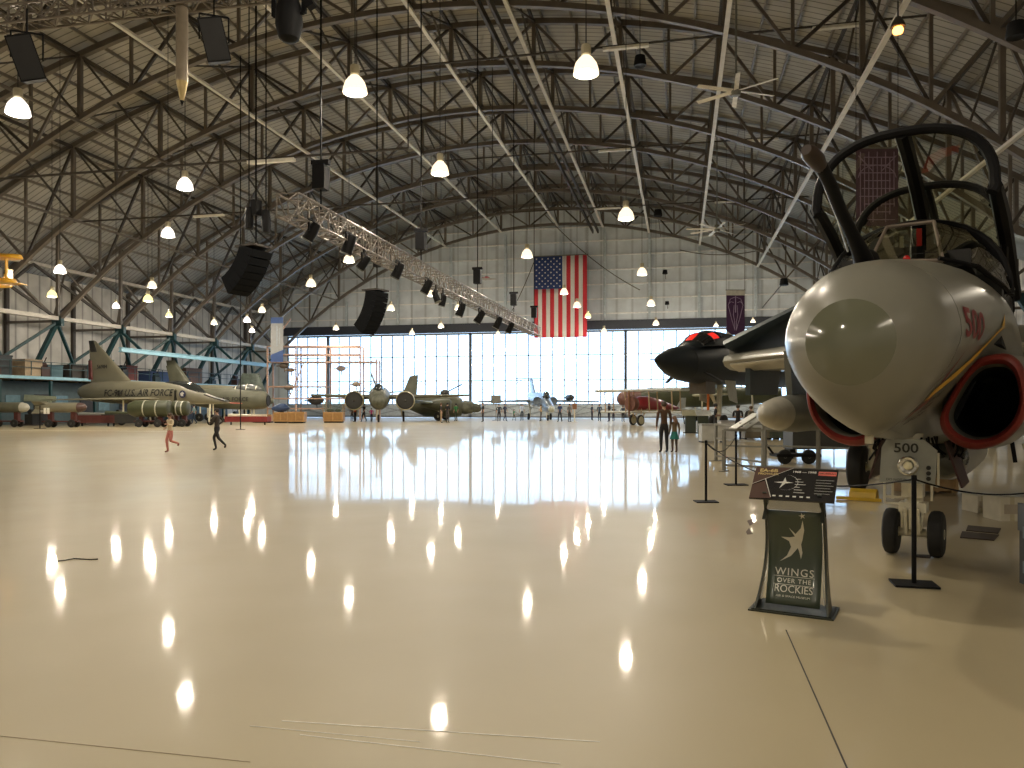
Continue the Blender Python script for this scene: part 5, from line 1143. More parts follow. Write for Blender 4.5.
# ---- red biplane
t = place('biplane', 'old biplane with a red fuselage and pale upper wing parked at right of the windows', 'aircraft', 635, 60, 40)
linen = mat('pale doped fabric', (.55,.58,.58), .5); bred = mat('biplane red', (.30,.02,.025), .4, coat=.3)
m = MB(); fus_mb(m, [(0,1.65,.42,.42),(.6,1.7,.55,.58),(1.5,1.7,.5,.6),(3,1.55,.42,.5),(5.0,1.25,.2,.25),(6.1,1.12,.06,.1)], 16); m.build('fuselage', bred, t, smooth=50)
m = MB(); m.bbox((.3,-.56,1.1),(5.6,.56,1.22)); m.build('cream_keel', mat('cream paint', (.5,.45,.32), .5), t, smooth=0)
m = MB(); m.lathe([(.15,0),(.55,.0),(.6,.2),(.5,.55)], (-.6,0,1.7), 18, 'x'); m.build('radial_engine', mat('bronze engine', (.18,.08,.06), .4, .4), t)
m = MB(); m.bar(V(-.7,0,.7),V(-.7,0,2.7),.12,.05); m.build('propeller', mat('brown propeller', (.2,.09,.03), .4), t, smooth=0)
m = MB(); m.wing(V(.0,4.4,2.75), V(1.8,4.4,2.7), V(1.8,-4.4,2.7), V(.0,-4.4,2.75), .24,.24); m.build('upper_wing', linen, t, smooth=40)
m = MB(); m.wing(V(.3,4.0,1.05), V(1.7,4.0,1.0), V(1.7,-4.2,1.0), V(.2,-4.2,1.05), .18,.18); m.build('lower_wing', linen, t, smooth=40)
for y in (-3.4,-1.2,1.2,3.4):
    for x in (.3,1.3): m = MB(); m.bar(V(x,y,1.05),V(x-.1,y,2.7),.07); m.build('strut', mat('tan strut', (.45,.33,.2), .5), t, smooth=0)
m = MB(); m.wing(V(5.0,0,1.3),V(6.3,0,1.3),V(6.4,0,2.2),V(5.8,0,2.2),.1,.06,(0,1,0)); m.build('tail_fin', linen, t)
m = MB(); m.wing(V(5.0,1.4,1.25),V(6.0,1.4,1.25),V(6.0,-1.4,1.25),V(5.0,-1.4,1.25),.08,.08); m.build('tailplane', linen, t)
cw = mat('cream wheel cover', (.5,.47,.33), .5)
for y in (-.8,.8):
    a, b = MB(), MB(); wheel(a, b, V(.2+(y*.6),y,.42), .42, .16); o = a.build('wheel', tire_m, t); b.lathe([(0,-.10),(.3,-.085),(.3,.085),(0,.10)],(.2+(y*.6),y,.42),20,'y'); b.build('wheel_cover', cw, o)
    m = MB(); m.bar(V(.2+y*.6,y,.42),V(.3,y*.5,1.3),.07); m.bar(V(.2+y*.6,y,.42),V(1.0,y*.5,1.3),.07); m.build('gear_leg', mat('tan strut', (.45,.33,.2), .5), t, smooth=0)
m = MB(); m.bar(V(6.0,0,1.15),V(6.2,0,0.02),.07); m.build('tail_skid', black, t, smooth=0)
t = place('transport_plane', 'dark olive plane standing behind the biplane with a brown nose', 'aircraft', 617, 74, 4)
m = MB(); fus_mb(m, [(0,2.2,.2,.2),(.4,2.2,.6,.6),(2,2.2,.75,.75),(3,2.3,.9,.95),(10,2.4,.95,1.0),(16,2.6,.7,.7)]); m.build('fuselage', olive, t, smooth=50)
m = MB(); m.lathe([(0,-.02),(.3,.02),(.62,.3),(.77,1.4),(.8,2.2)], (0,0,2.2), 18, 'x'); m.build('brown_nose', mat('brown nose paint', (.12,.05,.04), .5), t, smooth=50)
m = MB(); m.ell(V(9.5,0,3.3),1.2,.5,.45); m.build('canopy', mat('blue grey canopy', (.15,.2,.24), .2), t)
for y in (-.2,.2): m = MB(); m.cyl(V(9.0,y,3.6),V(7.4,y,4.3),.05); m.build('gun_barrel', blk, t)
for sg in (1,-1): m = MB(); m.wing(V(7,sg*.8,2.5),V(10,sg*.8,2.5),V(10,sg*5,2.6),V(8.4,sg*5,2.6),.35,.15); m.build('wing', mat('khaki wing', (.30,.29,.2), .5), t)
gear(t, 8, 1.2, .5, 2); gear(t, 8, -1.2, .5, 2); gear(t, 1.5, 0, .35, 1.9)
# ---- dark swing wing bomber
t = place('dark_bomber', 'huge dark bomber with needle nose tip and red lit cockpit windows', 'aircraft', 655, 40, math.degrees(math.atan2(.819,.573)))
dk = mat('very dark blue grey paint', (0.014,0.018,0.021), .5, 0, .1, 1, spec=.25)
BS = [(0,3.95,.02,.02),(.25,3.95,.16,.17),(1.0,3.94,.42,.44),(2.2,3.93,.74,.78),(3.6,3.92,.95,.98),(5.2,3.98,1.12,1.13),(7,4.15,1.25,1.3),(9.5,4.3,1.35,1.45),(14,4.4,1.5,1.5),(20,4.3,1.8,1.4),(28,4.2,1.6,1.2),(36,4.2,.8,.9)]
m = MB(); fus_mb(m, BS, 28); m.build('fuselage', dk, t, smooth=60)
m = MB(); m.cyl(V(-.9,0,3.95),V(.1,0,3.95),.015,.035); m.build('nose_probe', dk, t)
m = MB(); m.lathe([(.96,3.58),(.98,3.62)], (0,0,3.92), 28, 'x'); m.build('radome_joint', blk, t)
m = MB(); m.loft([[V(x,cos(PI*k/12)*w,zb+sin(PI*k/12)*h) for k in range(13)] for x,w,zb,h in ((4.0,.35,4.78,.1),(4.8,.75,4.88,.35),(6.0,1.0,5.0,.78),(7.2,1.1,5.1,.95),(9,1.15,5.1,1.0),(12,1.15,5.1,.95),(17,.9,5.1,.7),(22,.4,5.1,.3))]); m.build('cockpit_hump', dk, t, smooth=60)
glow = mat('red lit cockpit window', (.3,.02,.01), .2, emit=(1,.03,.02), es=.65)
def hp(x, a, e=.015):
    prof = ((4.0,.35,4.78,.1),(4.8,.75,4.88,.35),(6.0,1.0,5.0,.78),(7.2,1.1,5.1,.95),(9,1.15,5.1,1.0))
    for p, q in zip(prof, prof[1:]):
        if x <= q[0]: break
    u = (x-p[0])/(q[0]-p[0]); w, zb, h = (p[i]+(q[i]-p[i])*u for i in (1,2,3)); a = R_(a); return V(x, cos(a)*(w+e), zb+sin(a)*(h+e))
for sg in (1,):
    for (x0,x1,a0,a1,g) in ((4.9,6.1,100,62,0),(4.9,6.1,58,22,0),(6.2,7.1,60,20,1),(7.2,7.9,55,22,0),(4.9,6.1,140,104,0),(6.2,7.1,160,120,0)):
        pass
for (x0,x1,a0,a1,g) in ((4.85,6.0,128,96,0),(4.85,6.0,92,60,1),(6.05,6.9,150,118,1),(4.85,6.0,160,132,0),(6.05,7.1,58,22,0),(4.85,6.0,56,22,0),(7.0,7.7,152,124,0)):
    m = MB(); m.sheet([[hp(x0+(x1-x0)*i/4, a0+(a1-a0)*j/4) for j in range(5)] for i in range(5)]); m.build('cockpit_window', glow if g else mat('dark window', (.01,.01,.012), .08), t, smooth=60)
m = MB(); m.tube([hp(6.0,a,.03) for a in range(10,171,16)], .03, 6); m.tube([hp(4.85,a,.03) for a in range(10,171,16)], .03, 6); m.build('window_frame', blk, t)
for sg in (1,-1): m = MB(); m.wing(V(4.4,sg*.8,3.5),V(5.3,sg*.9,3.45),V(5.6,sg*1.7,2.9),V(5.1,sg*1.7,2.9),.08,.05,(0,0,1)); m.build('nose_vane', dk, t)
for sg in (1,-1):
    a, b = MB(), MB(); wheel(a, b, V(9.3,sg*.35,.5), .5, .3); o = a.build('nose_wheel', tire_m, t); b.build('wheel_hub', white_g, o)
m = MB(); m.cyl(V(9.3,0,.5),V(9.6,0,3.2),.17); m.cyl(V(9.3,-.4,.5),V(9.3,.4,.5),.09); m.bar(V(9.2,0,1.2),V(7.6,0,2.9),.12); m.bar(V(9.3,.15,1.6),V(8.6,.7,3.0),.1); m.build('nose_gear_leg', white_g, t)
m = MB(); m.prism([V(8.4,.75,3.1),V(10.2,.75,3.1),V(10.0,.95,1.7),V(8.6,.95,1.9)],(0,.05,0)); m.build('gear_door', mat('pale gear door', (.42,.42,.36), .5), t, smooth=0)
m = MB(); m.prism([V(8.4,-.75,3.1),V(10.2,-.75,3.1),V(10.0,-.95,1.7),V(8.6,-.95,1.9)],(0,.05,0)); m.build('gear_door', mat('pale gear door', (.42,.42,.36), .5), t, smooth=0)
m = MB(); m.bbox((5.9,-.5,2.25),(7.4,.5,3.0)); m.build('hatch_door', mat('brown grey hatch', (.13,.11,.09), .5), t, smooth=0)
m = MB(); m.bar(V(8.9,.5,1.2),V(8.9,.5,2.3),.12); m.build('warning_streamer', mat('orange streamer', (.7,.18,.03), .5), t, smooth=0)
for sg in (1,-1):
    m = MB(); m.wing(V(15,sg*1.2,4.2),V(24,sg*1.2,4.1),V(26,sg*5,4.0),V(23,sg*5,4.1),.8,.4); m.build('wing_glove', dk, t, smooth=40)
    gear(t, 22, sg*2.2, .6, 3.6, w=.4)
m = MB(); m.wing(V(29,0,5.0),V(35,0,5.0),V(37,0,10),V(34,0,10),.6,.25,(0,1,0)); m.build('tail_fin', dk, t, smooth=40)
# small stands by the bomber
t = place('sign_stand', 'small green information stand beside the dark bomber nose wheel', 'sign stand', 690.5, 44, -10)
m = MB(); m.bbox((-.4,-.3,0),(.4,.3,.04)); m.build('base_plate', black, t, smooth=0)
m = MB(); m.bbox((-.3,-.05,.04),(.3,.05,1.0)); m.build('green_panel', green, t, smooth=0)
m = MB(); m.box(V(0,-.05,1.15),(.95,.55,.03),Matrix.Rotation(.6,3,'X')); m.build('board', mat('pale cream board', (.5,.48,.33), .4), t, smooth=0)
t = place('sign_stand', 'second small stand hidden partly behind the bomber wheel', 'sign stand', 703, 43, 5)
m = MB(); m.bbox((-.3,-.05,.0),(.3,.05,1.0)); m.build('green_panel', green, t, smooth=0)
m = MB(); m.box(V(0,-.05,1.15),(.85,.5,.03),Matrix.Rotation(.6,3,'X')); m.build('board', mat('pale board', (.7,.72,.7), .4), t, smooth=0)
# ---- cannon, trolley and cases behind the barriers
t = place('towed_cannon', 'small two wheeled trolley behind the steel barrier below the drop tank', 'trolley', 795, 21, 0)
for x in (-.35,.3):
    a, b = MB(), MB(); wheel(a, b, V(x,-.2,.2), .2, .1); o = a.build('wheel', tire_m, t); b.build('wheel_hub', grey_m, o)
m = MB(); m.bbox((-.6,-.3,.2),(.6,.3,.28)); m.bar(V(-.6,0,.28),V(-.95,0,.75),.05); m.build('frame', black, t, smooth=0)
t = place('equipment_case', 'dark equipment case with white shields behind the barrier', 'case', 828, 23, 0)
m = MB(); m.bbox((-1.2,-.4,.3),(1.4,.4,.9)); m.build('body', mat('dark grey casing', (.04,.042,.04), .5), t, smooth=0)
for x in (-1.1,1.3):
    m = MB(); m.bar(V(x,0,0),V(x,0,.35),.1); m.build('leg', black, t, smooth=0)
t = place('long_missile', 'long dark missile on a low cradle behind the barriers at right', 'missile', 790, 26, 0)
m = MB(); m.lathe([(0,0),(.14,.3),(.2,.8),(.2,5.5),(.1,6)], (-1.5,0,.9), 14, 'x'); m.build('casing', grey_m, t)
for x in (0,3): m = MB(); m.bbox((x-.08,-.3,0),(x+.08,.3,.74)); m.build('cradle', black, t, smooth=0)
for i, (px, d, w_, h_, c, lb) in enumerate(((712,33,1.0,.8,(.45,.45,.42),'pale counter behind the barrier by the man in black'),(727,35,.7,.9,(.5,.5,.5),'white case with a dark wheel behind the boards'),(760,36,1.6,.9,(.16,.14,.1),'khaki crate row behind the drop tank nose'),(776,36,.8,1.0,(.08,.1,.08),'dark green drum rack behind the drop tank'))):
    t = place('equipment_box', lb, 'box', px, d, 0)
    m = MB(); m.bbox((-w_/2,-.3,.06),(w_/2,.3,h_)); m.build('body', mat('box %d' % i, c, .5), t, smooth=0)
    m = MB(); m.bbox((-w_/2-.02,-.32,h_-.08),(w_/2+.02,.32,h_)); m.build('lid', mat('box lid %d' % i, tuple(x*.7 for x in c), .5), t, smooth=0)
    m = MB(); m.bbox((-w_/2,-.28,0),(-w_/2+.1,.28,.06)); m.bbox((w_/2-.1,-.28,0),(w_/2,.28,.06)); m.build('foot', black, t, smooth=0)
# wall of stored exhibits along the right side, low silhouettes
for i, (x, y, l_, lb) in enumerate(((12,30,6,'dark fighter parked behind the attack jet'),(20,45,7,'second dark fighter parked deeper along the right side'))):
    t = thing('parked_fighter', lb, 'aircraft', (x,y,0), R_(70))
    m = MB(); fus_mb(m, [(0,1.9,.05,.05),(1.5,2.0,.4,.45),(4,2.2,.6,.75),(9,2.3,.7,.7),(13,2.4,.4,.4)]); m.build('fuselage', grey_m, t, smooth=50)
    for sg in (1,-1): m = MB(); m.wing(V(5,sg*.6,2),V(9,sg*.6,2),V(10.5,sg*5,2),V(9,sg*5,2),.3,.1); m.build('wing', grey_m, t)
    m = MB(); m.wing(V(9.5,0,2.9),V(13,0,2.8),V(14,0,5),V(12.5,0,5),.3,.1,(0,1,0)); m.build('tail_fin', grey_m, t)
    m = MB(); m.ell(V(3.4,0,2.8),1.2,.35,.4); m.build('canopy', mat('dark canopy', (0.03,0.035,0.035), .1, coat=.5), t)
    gear(t,2.5,0,.3,1.8); gear(t,7,1.3,.4,1.9); gear(t,7,-1.3,.4,1.9)

# ================================================================ hanging things
def flagpole(t, w, z): m = MB(); m.cyl(V(-w/2,0,z),V(w/2,0,z),.04,n=8); m.build('top_bar', grey_m, t)
FY = 90.0-.9
pa = on_y(534, 257, 90.0); pb = on_y(587, 337, 90.0)
fw, fh = pb.x-pa.x, pa.z-pb.z
t = thing('american_flag', 'large stars and stripes flag hanging vertically before the far wall', 'flag', ((pa.x+pb.x)/2, 90.0, pb.z))
fr_ = mat('flag red', (.62,.03,.045), .7, var=.05); fwh = mat('flag white', (.78,.74,.72), .7, var=.03); fb_ = mat('flag blue', (.015,.04,.16), .7, var=.05)
def rip(x, z): return .06*math.sin(x*2.2+.3)*(1-z/fh*.6)
def cloth(name, x0, x1, z0, z1, m_, e=0):
    m = MB(); nx = max(2, int((x1-x0)*3)+2)
    m.sheet([[V(x0+(x1-x0)*i/nx, rip(x0+(x1-x0)*i/nx, z)-e, z) for i in range(nx+1)] for z in [z0+(z1-z0)*j/6 for j in range(7)]])
    return m.build(name, m_, t, smooth=60, solid=.01)
uw = fw*.5
for i in range(13):
    x0 = -fw/2+fw*i/13; x1 = x0+fw/13
    # hung vertically: the union is at the upper left, seven stripes end below it
    z1 = fh if x0 >= -fw/2+fw*7/13-.01 else fh*.60
    cloth('stripe', x0, x1, 0, z1, fr_ if i % 2 == 0 else fwh)
cloth('union', -fw/2, -fw/2+fw*7/13, fh*.60, fh, fb_)
ux0, ux1, uz0, uz1 = -fw/2+.12, -fw/2+fw*7/13-.12, fh*.6+.12, fh-.12
m = MB()
for r in range(11):
    for c in range(9):
        if (r+c) % 2: continue
        x = ux0+(ux1-ux0)*(c+.5)/9; z = uz0+(uz1-uz0)*(r+.5)/11
        pts = [V(x+(.13 if q % 2 == 0 else .055)*cos(PI/2+q*PI/5), rip(x,z)-.03, z+(.13 if q % 2 == 0 else .055)*sin(PI/2+q*PI/5)) for q in range(10)]
        m.add([V(x,rip(x,z)-.03,z)]+pts, [(0,1+q,1+(q+1) % 10) for q in range(10)])
o = m.build('stars', fwh, t, smooth=0); o['kind'] = 'stuff'
m = MB(); m.cyl(V(-fw/2-.1,0,fh+.05),V(fw/2+.1,0,fh+.05),.06,n=8); m.build('top_bar', grey_m, t)
for x in (-fw/2,fw/2): m = MB(); m.cyl(V(x,0,fh),V(x,0,z_low(XC)-pb.z),.02,n=5); m.build('hanging_cord', cord_m if 'cord_m' in globals() else black, t)
# banners
def banner(lb, px, y0, y1, w_px, d, cols, motif, ztop=None):
    w = w_px/770*d; z0, z1 = PZ(y1, d), PZ(y0, d); t = thing('banner', lb, 'banner', PX(px, d, z0), YAW); h = z1-z0
    a = MB(); a.bbox((-w/2,-.012,0),(w/2,.012,h)); o = a.build('cloth', cols[0], t, smooth=0)
    m = MB(); m.cyl(V(-w/2-.05,0,h),V(w/2+.05,0,h),.035,n=8); m.build('top_bar', grey_m, t)
    top = t.location; zt = z_up(top.x)
    for x in (-w/2,w/2): m = MB(); m.cyl(V(x,0,h),V(x,0,zt-z0),.015,n=5); m.build('hanging_cord', black, t)
    motif(t, w, h); return t
pur = mat('purple banner cloth', (.045,.012,.055), .7, var=.1); lil = mat('lilac linework', (.30,.22,.34), .6); cre = mat('cream banner end', (.5,.48,.42), .7)
def mot1(t, w, h):
    m = MB(); m.bbox((-w/2,-.02,h*.88),(w/2,-.013,h)); m.prism([V(-w/2,-.017,0),V(0-w*.2,-.017,0),V(-w/2,-.017,h*.1)],(0,.006,0)); m.prism([V(w/2,-.017,0),V(w*.2,-.017,0),V(w/2,-.017,h*.1)],(0,.006,0)); m.build('pale_end', cre, t, smooth=0)
    m = MB()
    for sx in (-1,1):
        m.tube([V(sx*w*q[0],-.02,h*q[1]) for q in ((.05,.84),(.28,.8),(.4,.66),(.3,.5),(.22,.36),(.1,.2),(.03,.1))], .02, 4)
        m.tube([V(sx*w*q[0],-.02,h*q[1]) for q in ((.08,.66),(.12,.45),(.05,.3),(.04,.12))], .02, 4)
        m.tube([V(sx*w*q[0],-.02,h*q[1]) for q in ((.1,.72),(.25,.74),(.36,.7))], .02, 4)
    m.tube([V(0,-.02,h*.86),V(0,-.02,h*.5)], .03, 4); m.build('line_drawing', lil, t, smooth=0)
banner('narrow purple banner with pale line drawing hanging before the door header', 735.5, 290, 335, 18.5, 58, (pur,), mot1)
def mot2(t, w, h):
    m = MB()
    for i in range(9): x = -w*.4+w*.8*i/8; m.tube([V(x,-.02,h*(.05+.1*(i%3))),V(x,-.02,h*(.95-.08*(i%2)))], .022, 4)
    for i in range(9): z = h*(.08+.1*i); m.tube([V(-w*.42+(i%3)*.1,-.02,z),V(w*.42-(i%2)*.2,-.02,z)], .022, 4)
    m.tube([V(w*.45*cos(a),-.02,h*.62+h*.16*sin(a)) for a in [PI*i/8 for i in range(9)]], .022, 4)
    m.tube([V(-w*.45,-.02,h*.9),V(-w*.1,-.02,h*.7)], .022, 4); m.tube([V(w*.45,-.02,h*.9),V(w*.1,-.02,h*.7)], .022, 4)
    m.build('line_drawing', lil, t, smooth=0)
banner('wide faded purple banner with a grid line drawing seen through the open canopy', 877, 148, 226, 42, 36, (mat('faded purple cloth', (.09,.05,.085), .7),), mot2)
def mot3(t, w, h):
    nv = mat('navy banner print', (.02,.06,.2), .6)
    m = MB(); m.bbox((-w/2,-.02,h*.86),(w/2,-.013,h)); m.build('navy_print', nv, t, smooth=0)
    m = MB(); m.prism([V(-w/2,-.017,0),V(w/2,-.017,0),V(w/2,-.017,h*.27),V(-w/2,-.017,h*.16)],(0,.006,0)); m.build('navy_print', nv, t, smooth=0)
    m = MB(); m.bar(V(0,-.02,h*.35),V(0,-.02,h*.8),.12,.01); m.bar(V(w*.2,-.02,h*.4),V(w*.2,-.02,h*.75),.07,.01); m.build('grey_print', mat('grey banner print', (.3,.34,.4), .6), t, smooth=0)
banner('grey and navy banner hanging at the left end of the windows', 277, 317, 362, 12.5, 72, (mat('pale grey cloth', (.26,.27,.28), .7),), mot3)
# stage lighting trusses
truss_m = mat('aluminium stage truss', (.20,.175,.15), .4, .5)
def box_truss(nm, lb, a, b, s_, seg):
    a, b = Vector(a), Vector(b); d = (b-a); L = d.length; d.normalize(); x = d.cross(V(0,0,1)).normalized(); z = x.cross(d)
    t = thing(nm, lb, 'truss', a)
    c = [x*sx*s_/2+z*sz*s_/2 for sx, sz in ((-1,-1),(1,-1),(1,1),(-1,1))]
    for q in c: m = MB(); m.cyl(q, q+d*L, .032, n=6); m.build('main_tube', truss_m, t)
    n = int(L/seg)
    for f in range(4):
        m = MB()
        for i in range(n):
            p, q = c[f], c[(f+1) % 4]
            if i % 2: p, q = q, p
            m.bar(p+d*(L*i/n), q+d*(L*(i+1)/n), .03); m.bar(p+d*(L*i/n), q+d*(L*i/n), .03)
        m.build('lacing', truss_m, t, smooth=0)
    return t, d, L
TA, TB = V(-10.35,19.0,7.0), V(-10.35,56.0,7.0)
t1, d1, L1 = box_truss('stage_truss', 'long aluminium box truss running deep into the hall with stage lights below it', TA, TB, .62, .62)
for i, y in enumerate((2,11,20,29,36)):
    m = MB(); m.cyl(V(0,y,.3),V(0,y,z_low(-10.35)-7), .03, n=5); m.build('hanging_chain', black, t1)
    m = MB(); m.box(V(0,y,1.3),(.38,.38,.7)); m.box(V(0,y,1.75),(.55,.2,.12)); m.build('chain_hoist', black, t1, smooth=0)
t2, d2, L2 = box_truss('stage_truss', 'pale box truss crossing the upper left corner with loudspeakers below it', on_y(-40,24,15.5)+V(-3,0,0), on_y(400,-28,15.5), .42, .45)
m = MB()
for q in (1,L2-1): m.cyl(d2*q+V(0,0,.2),d2*q+V(0,0,11),.03,n=5)
m.build('hanging_chain', black, t2)
def spot(px, py, s_, lb, tilt=.5, X=None):
    p = on_x(px, py, -10.35+.31) if X is None else X
    t = thing('stage_light', lb, 'stage light', p, 0, 'stage lights on the long truss'); R = Matrix.Rotation(tilt, 3, 'Y')
    m = MB(); m.M = Matrix.Rotation(tilt, 4, 'Y'); m.lathe([(0,s_*.55),(s_*.2,s_*.5),(s_*.26,s_*.2),(s_*.3,-s_*.45),(s_*.26,-s_*.47),(s_*.2,-.3*s_),(0,-s_*.3)], n=12); m.build('housing', black, t)
    m = MB(); m.M = Matrix.Rotation(tilt, 4, 'Y'); m.lathe([(s_*.28,-s_*.40),(s_*.31,-s_*.45),(s_*.29,-s_*.5)], n=12); m.build('lens_rim', grey_m, t)
    zt = 6.70-p.z
    m = MB(); m.bar(V(0,-s_*.34,0),V(0,-s_*.34,s_*.6),.05); m.bar(V(0,s_*.34,0),V(0,s_*.34,s_*.6),.05); m.bar(V(0,-s_*.34,s_*.6),V(0,s_*.34,s_*.6),.05); m.bar(V(0,0,s_*.6),V(0,0,max(zt,s_*.6+.05)),.05); m.build('yoke', black, t, smooth=0)
for i, (px, py, s_, tl) in enumerate(((312,232,.55,.6),(349,245,.62,.4),(364,263,.5,.7),(398,271,.6,.5),(427,287,.6,.5),(436,297,.5,-.4),(443,301,.5,.3),(461,310,.65,.4),(480,317,.7,.6),(498,323,.7,.5),(510,328,.7,.5))):
    spot(px, py, s_, 'black stage light under the long truss, %s counted from its near end' % ORD[i], tl)
for (px, py, lb) in ((249,219,'small dark spotlight hung in the roof left of the truss end'),(266,222,'second small dark spotlight hung in the roof near the truss end')):
    p = PX(px, 30, PZ(py,30)); t = thing('spotlight', lb, 'spotlight', p)
    m = MB(); m.lathe([(0,.5),(.14,.45),(.18,0),(.16,-.4),(0,-.42)], n=10); m.build('housing', black, t); m = MB(); m.cyl(V(0,0,.45),V(0,0,z_low(p.x)-p.z),.025,n=5); m.build('hanger', black, t)
def speaker(px, py, d, w, h, tilt, lb, zt):
    p = PX(px, d, PZ(py,d)); t = thing('loudspeaker', lb, 'loudspeaker', p, YAW+.35, 'loudspeakers')
    m = MB(); m.M = Matrix.Rotation(tilt, 4, 'Y') @ Matrix.Rotation(.25, 4, 'X'); m.loft([[V(x*w/2*k,y*w*.42,z) for x,y in ((-1,-1),(1,-1),(.75,1),(-.75,1))] for z,k in ((-h/2,1),(h/2,1))]); m.build('cabinet', black, t, smooth=0)
    m = MB(); m.M = Matrix.Rotation(tilt, 4, 'Y') @ Matrix.Rotation(.25, 4, 'X'); m.bbox((-w*.45,-w*.44,-h*.46),(w*.45,-w*.42,h*.46)); m.build('grille', mat('dark grille', (.02,.02,.022), .8), t, smooth=0)
    m = MB()
    for x in (-w*.6,w*.6): m.bar(V(x,0,0),V(x,0,h*.62),.03)
    m.bar(V(-w*.6,0,h*.62),V(w*.6,0,h*.62),.03); m.bar(V(0,0,h*.62),V(0,0,zt-p.z),.03); m.build('bracket', black, t, smooth=0)
speaker(27, 59, 15.2, .46, .84, -.30, 'black loudspeaker tilted beneath the pale truss at the far left', PZ(24,15.2)+.3)
speaker(214, 41, 15.5, .46, .82, -.25, 'black loudspeaker tilted beneath the pale truss, with a bright top edge', PZ(8,15.5)+.3)
p = PX(289, 15.5, PZ(20,15.5)); t = thing('moving_head_light', 'black moving head stage light hanging at the top of the photo', 'stage light', p)
m = MB(); m.lathe([(0,.45),(.2,.42),(.26,.2),(.27,-.1),(.2,-.38),(.12,-.44),(0,-.45)], n=14); m.build('head', black, t)
m = MB(); m.box(V(0,0,.62),(.7,.34,.22)); m.bar(V(-.33,0,.6),V(-.33,0,.1),.08); m.bar(V(.33,0,.6),V(.33,0,.1),.08); m.bar(V(-.33,0,.1),V(.33,0,.1),.05); m.build('yoke', black, t, smooth=0)
m = MB(); m.bar(V(.35,0,.5),V(.5,0,.2),.16); m.build('clamp', black, t, smooth=0)
# curved loudspeaker arrays
def array(px, py, d, n, w, h, lb, ang0, ang1):
    p = PX(px, d, PZ(py,d)); t = thing('speaker_array', lb, 'loudspeaker', p, YAW-.5, 'curved loudspeaker arrays')
    q = V(0,0,0)
    for i in range(n):
        a = ang0+(ang1-ang0)*i/(n-1); R = Matrix.Rotation(a, 3, 'Y')
        m = MB(); c = q+R @ V(0,0,-h/2); m.box(c, (w,1.0,h*1.02), R); m.box(c+R @ V(-w*.5,0,0), (.03,.92,h*.7), R); m.build('cabinet', mat('array black', (.008,.009,.011), .8, spec=.1), t, smooth=0)
        q = q+R @ V(0,0,-h)
    m = MB(); m.box(V(-.1,0,.08),(w*1.4,1.0,.08)); m.build('rigging_frame', steel_d, t, smooth=0)
    m = MB(); m.bar(V(0,0,.1),V(0,0,z_low(p.x)-p.z),.05); m.build('chain', black, t, smooth=0)
    m = MB(); m.box(V(0,0,1.6),(.3,.3,.6)); m.build('chain_hoist', black, t, smooth=0)
array(256, 249, 30, 7, .75, .27, 'large black curved loudspeaker array hanging in the dark left roof', .35, 1.05)
array(377, 292, 40, 9, .72, .24, 'black curved loudspeaker array hanging before the far wall left of the lamps', .1, .75)
# hanging rocket
p = PX(182, 17.5, PZ(106,17.5)); t = thing('hanging_rocket', 'long tan rocket body hanging point down near the upper left', 'rocket', p)
tan_ = mat('tan brown metal', (.30,.25,.19), .35, .3)
m = MB(); m.lathe([(.13,.55),(.135,.6),(.135,4.6),(.1,4.7),(0,4.7)], n=16); m.build('tube', tan_, t)
m = MB(); m.lathe([(.045,.12),(.13,.55)], n=16); m.build('nose_cone', mat('brass nose', (.4,.3,.13), .3, .5), t)
m = MB(); m.lathe([(0,-.02),(.045,.12),(0,.13)], n=12); m.build('tip', black, t)
m = MB(); m.cyl(V(0,0,4.6),V(0,0,z_low(p.x)-p.z),.02,n=5); m.build('cable', black, t)
# ceiling fans
def fan(px, py, d, r, n, lb, rot=.2):
    p = PX(px, d, PZ(py,d)); t = thing('ceiling_fan', lb, 'fan', p, rot, 'big ceiling fans')
    m = MB(); m.lathe([(0,.3),(.18,.3),(.22,0),(.18,-.2),(0,-.22)], n=14); m.build('motor', grey_m, t)
    for i in range(n):
        a = 2*PI*i/n; e = V(cos(a),sin(a),0); s2 = V(-sin(a),cos(a),.25)
        m = MB(); m.prism([e*.15-s2*.1, e*r-s2*.1, e*r+s2*.1, e*.15+s2*.1], (0,0,.03)); m.build('blade', mat('pale fan blade', (.9,.87,.8), .4), t, smooth=0)
    m = MB(); m.cyl(V(0,0,.3),V(0,0,z_up(p.x)-p.z),.05,n=6); m.build('down_rod', grey_m, t)
fan(717, 229, 58, 2.3, 8, 'big pale ceiling fan hanging above and right of the flag')
fan(736, 91, 34, 1.9, 6, 'pale ceiling fan high in the roof, nearer than the other one', .5)
# black horn speaker and small boxes
for i, (px, py, d, s_, lb) in enumerate(((640,61,36,.6,'small black drum shaped speaker high in the roof right of the biggest lamp'),(658,213,80,.9,'small black box high on the far wall'),(665,272,86,.6,'tiny black box on the far wall right of the pale column'),(667,303,86,.5,'tiny black box low on the far wall'),(784,282,70,.8,'small black fixture on the far wall left of the jet nose'),(1016,30,20,.5,'black fixture cut off by the upper right edge'))):
    p = PX(px, d, PZ(py,d)); t = thing('black_fixture', lb, 'speaker', p)
    m = MB(); m.lathe([(0,s_*.4),(s_*.4,s_*.38),(s_*.5,-s_*.3),(s_*.45,-s_*.4),(0,-s_*.35)], n=12); m.build('housing', black, t)
    m = MB()
    if d > 65: m.bar(V(0,0,0),V(0,YB-.3-p.y,0),.06)
    else: m.cyl(V(0,0,s_*.3),V(0,0,z_up(p.x)+.4-p.z),.02,n=5)
    m.build('bracket', black, t, smooth=0)
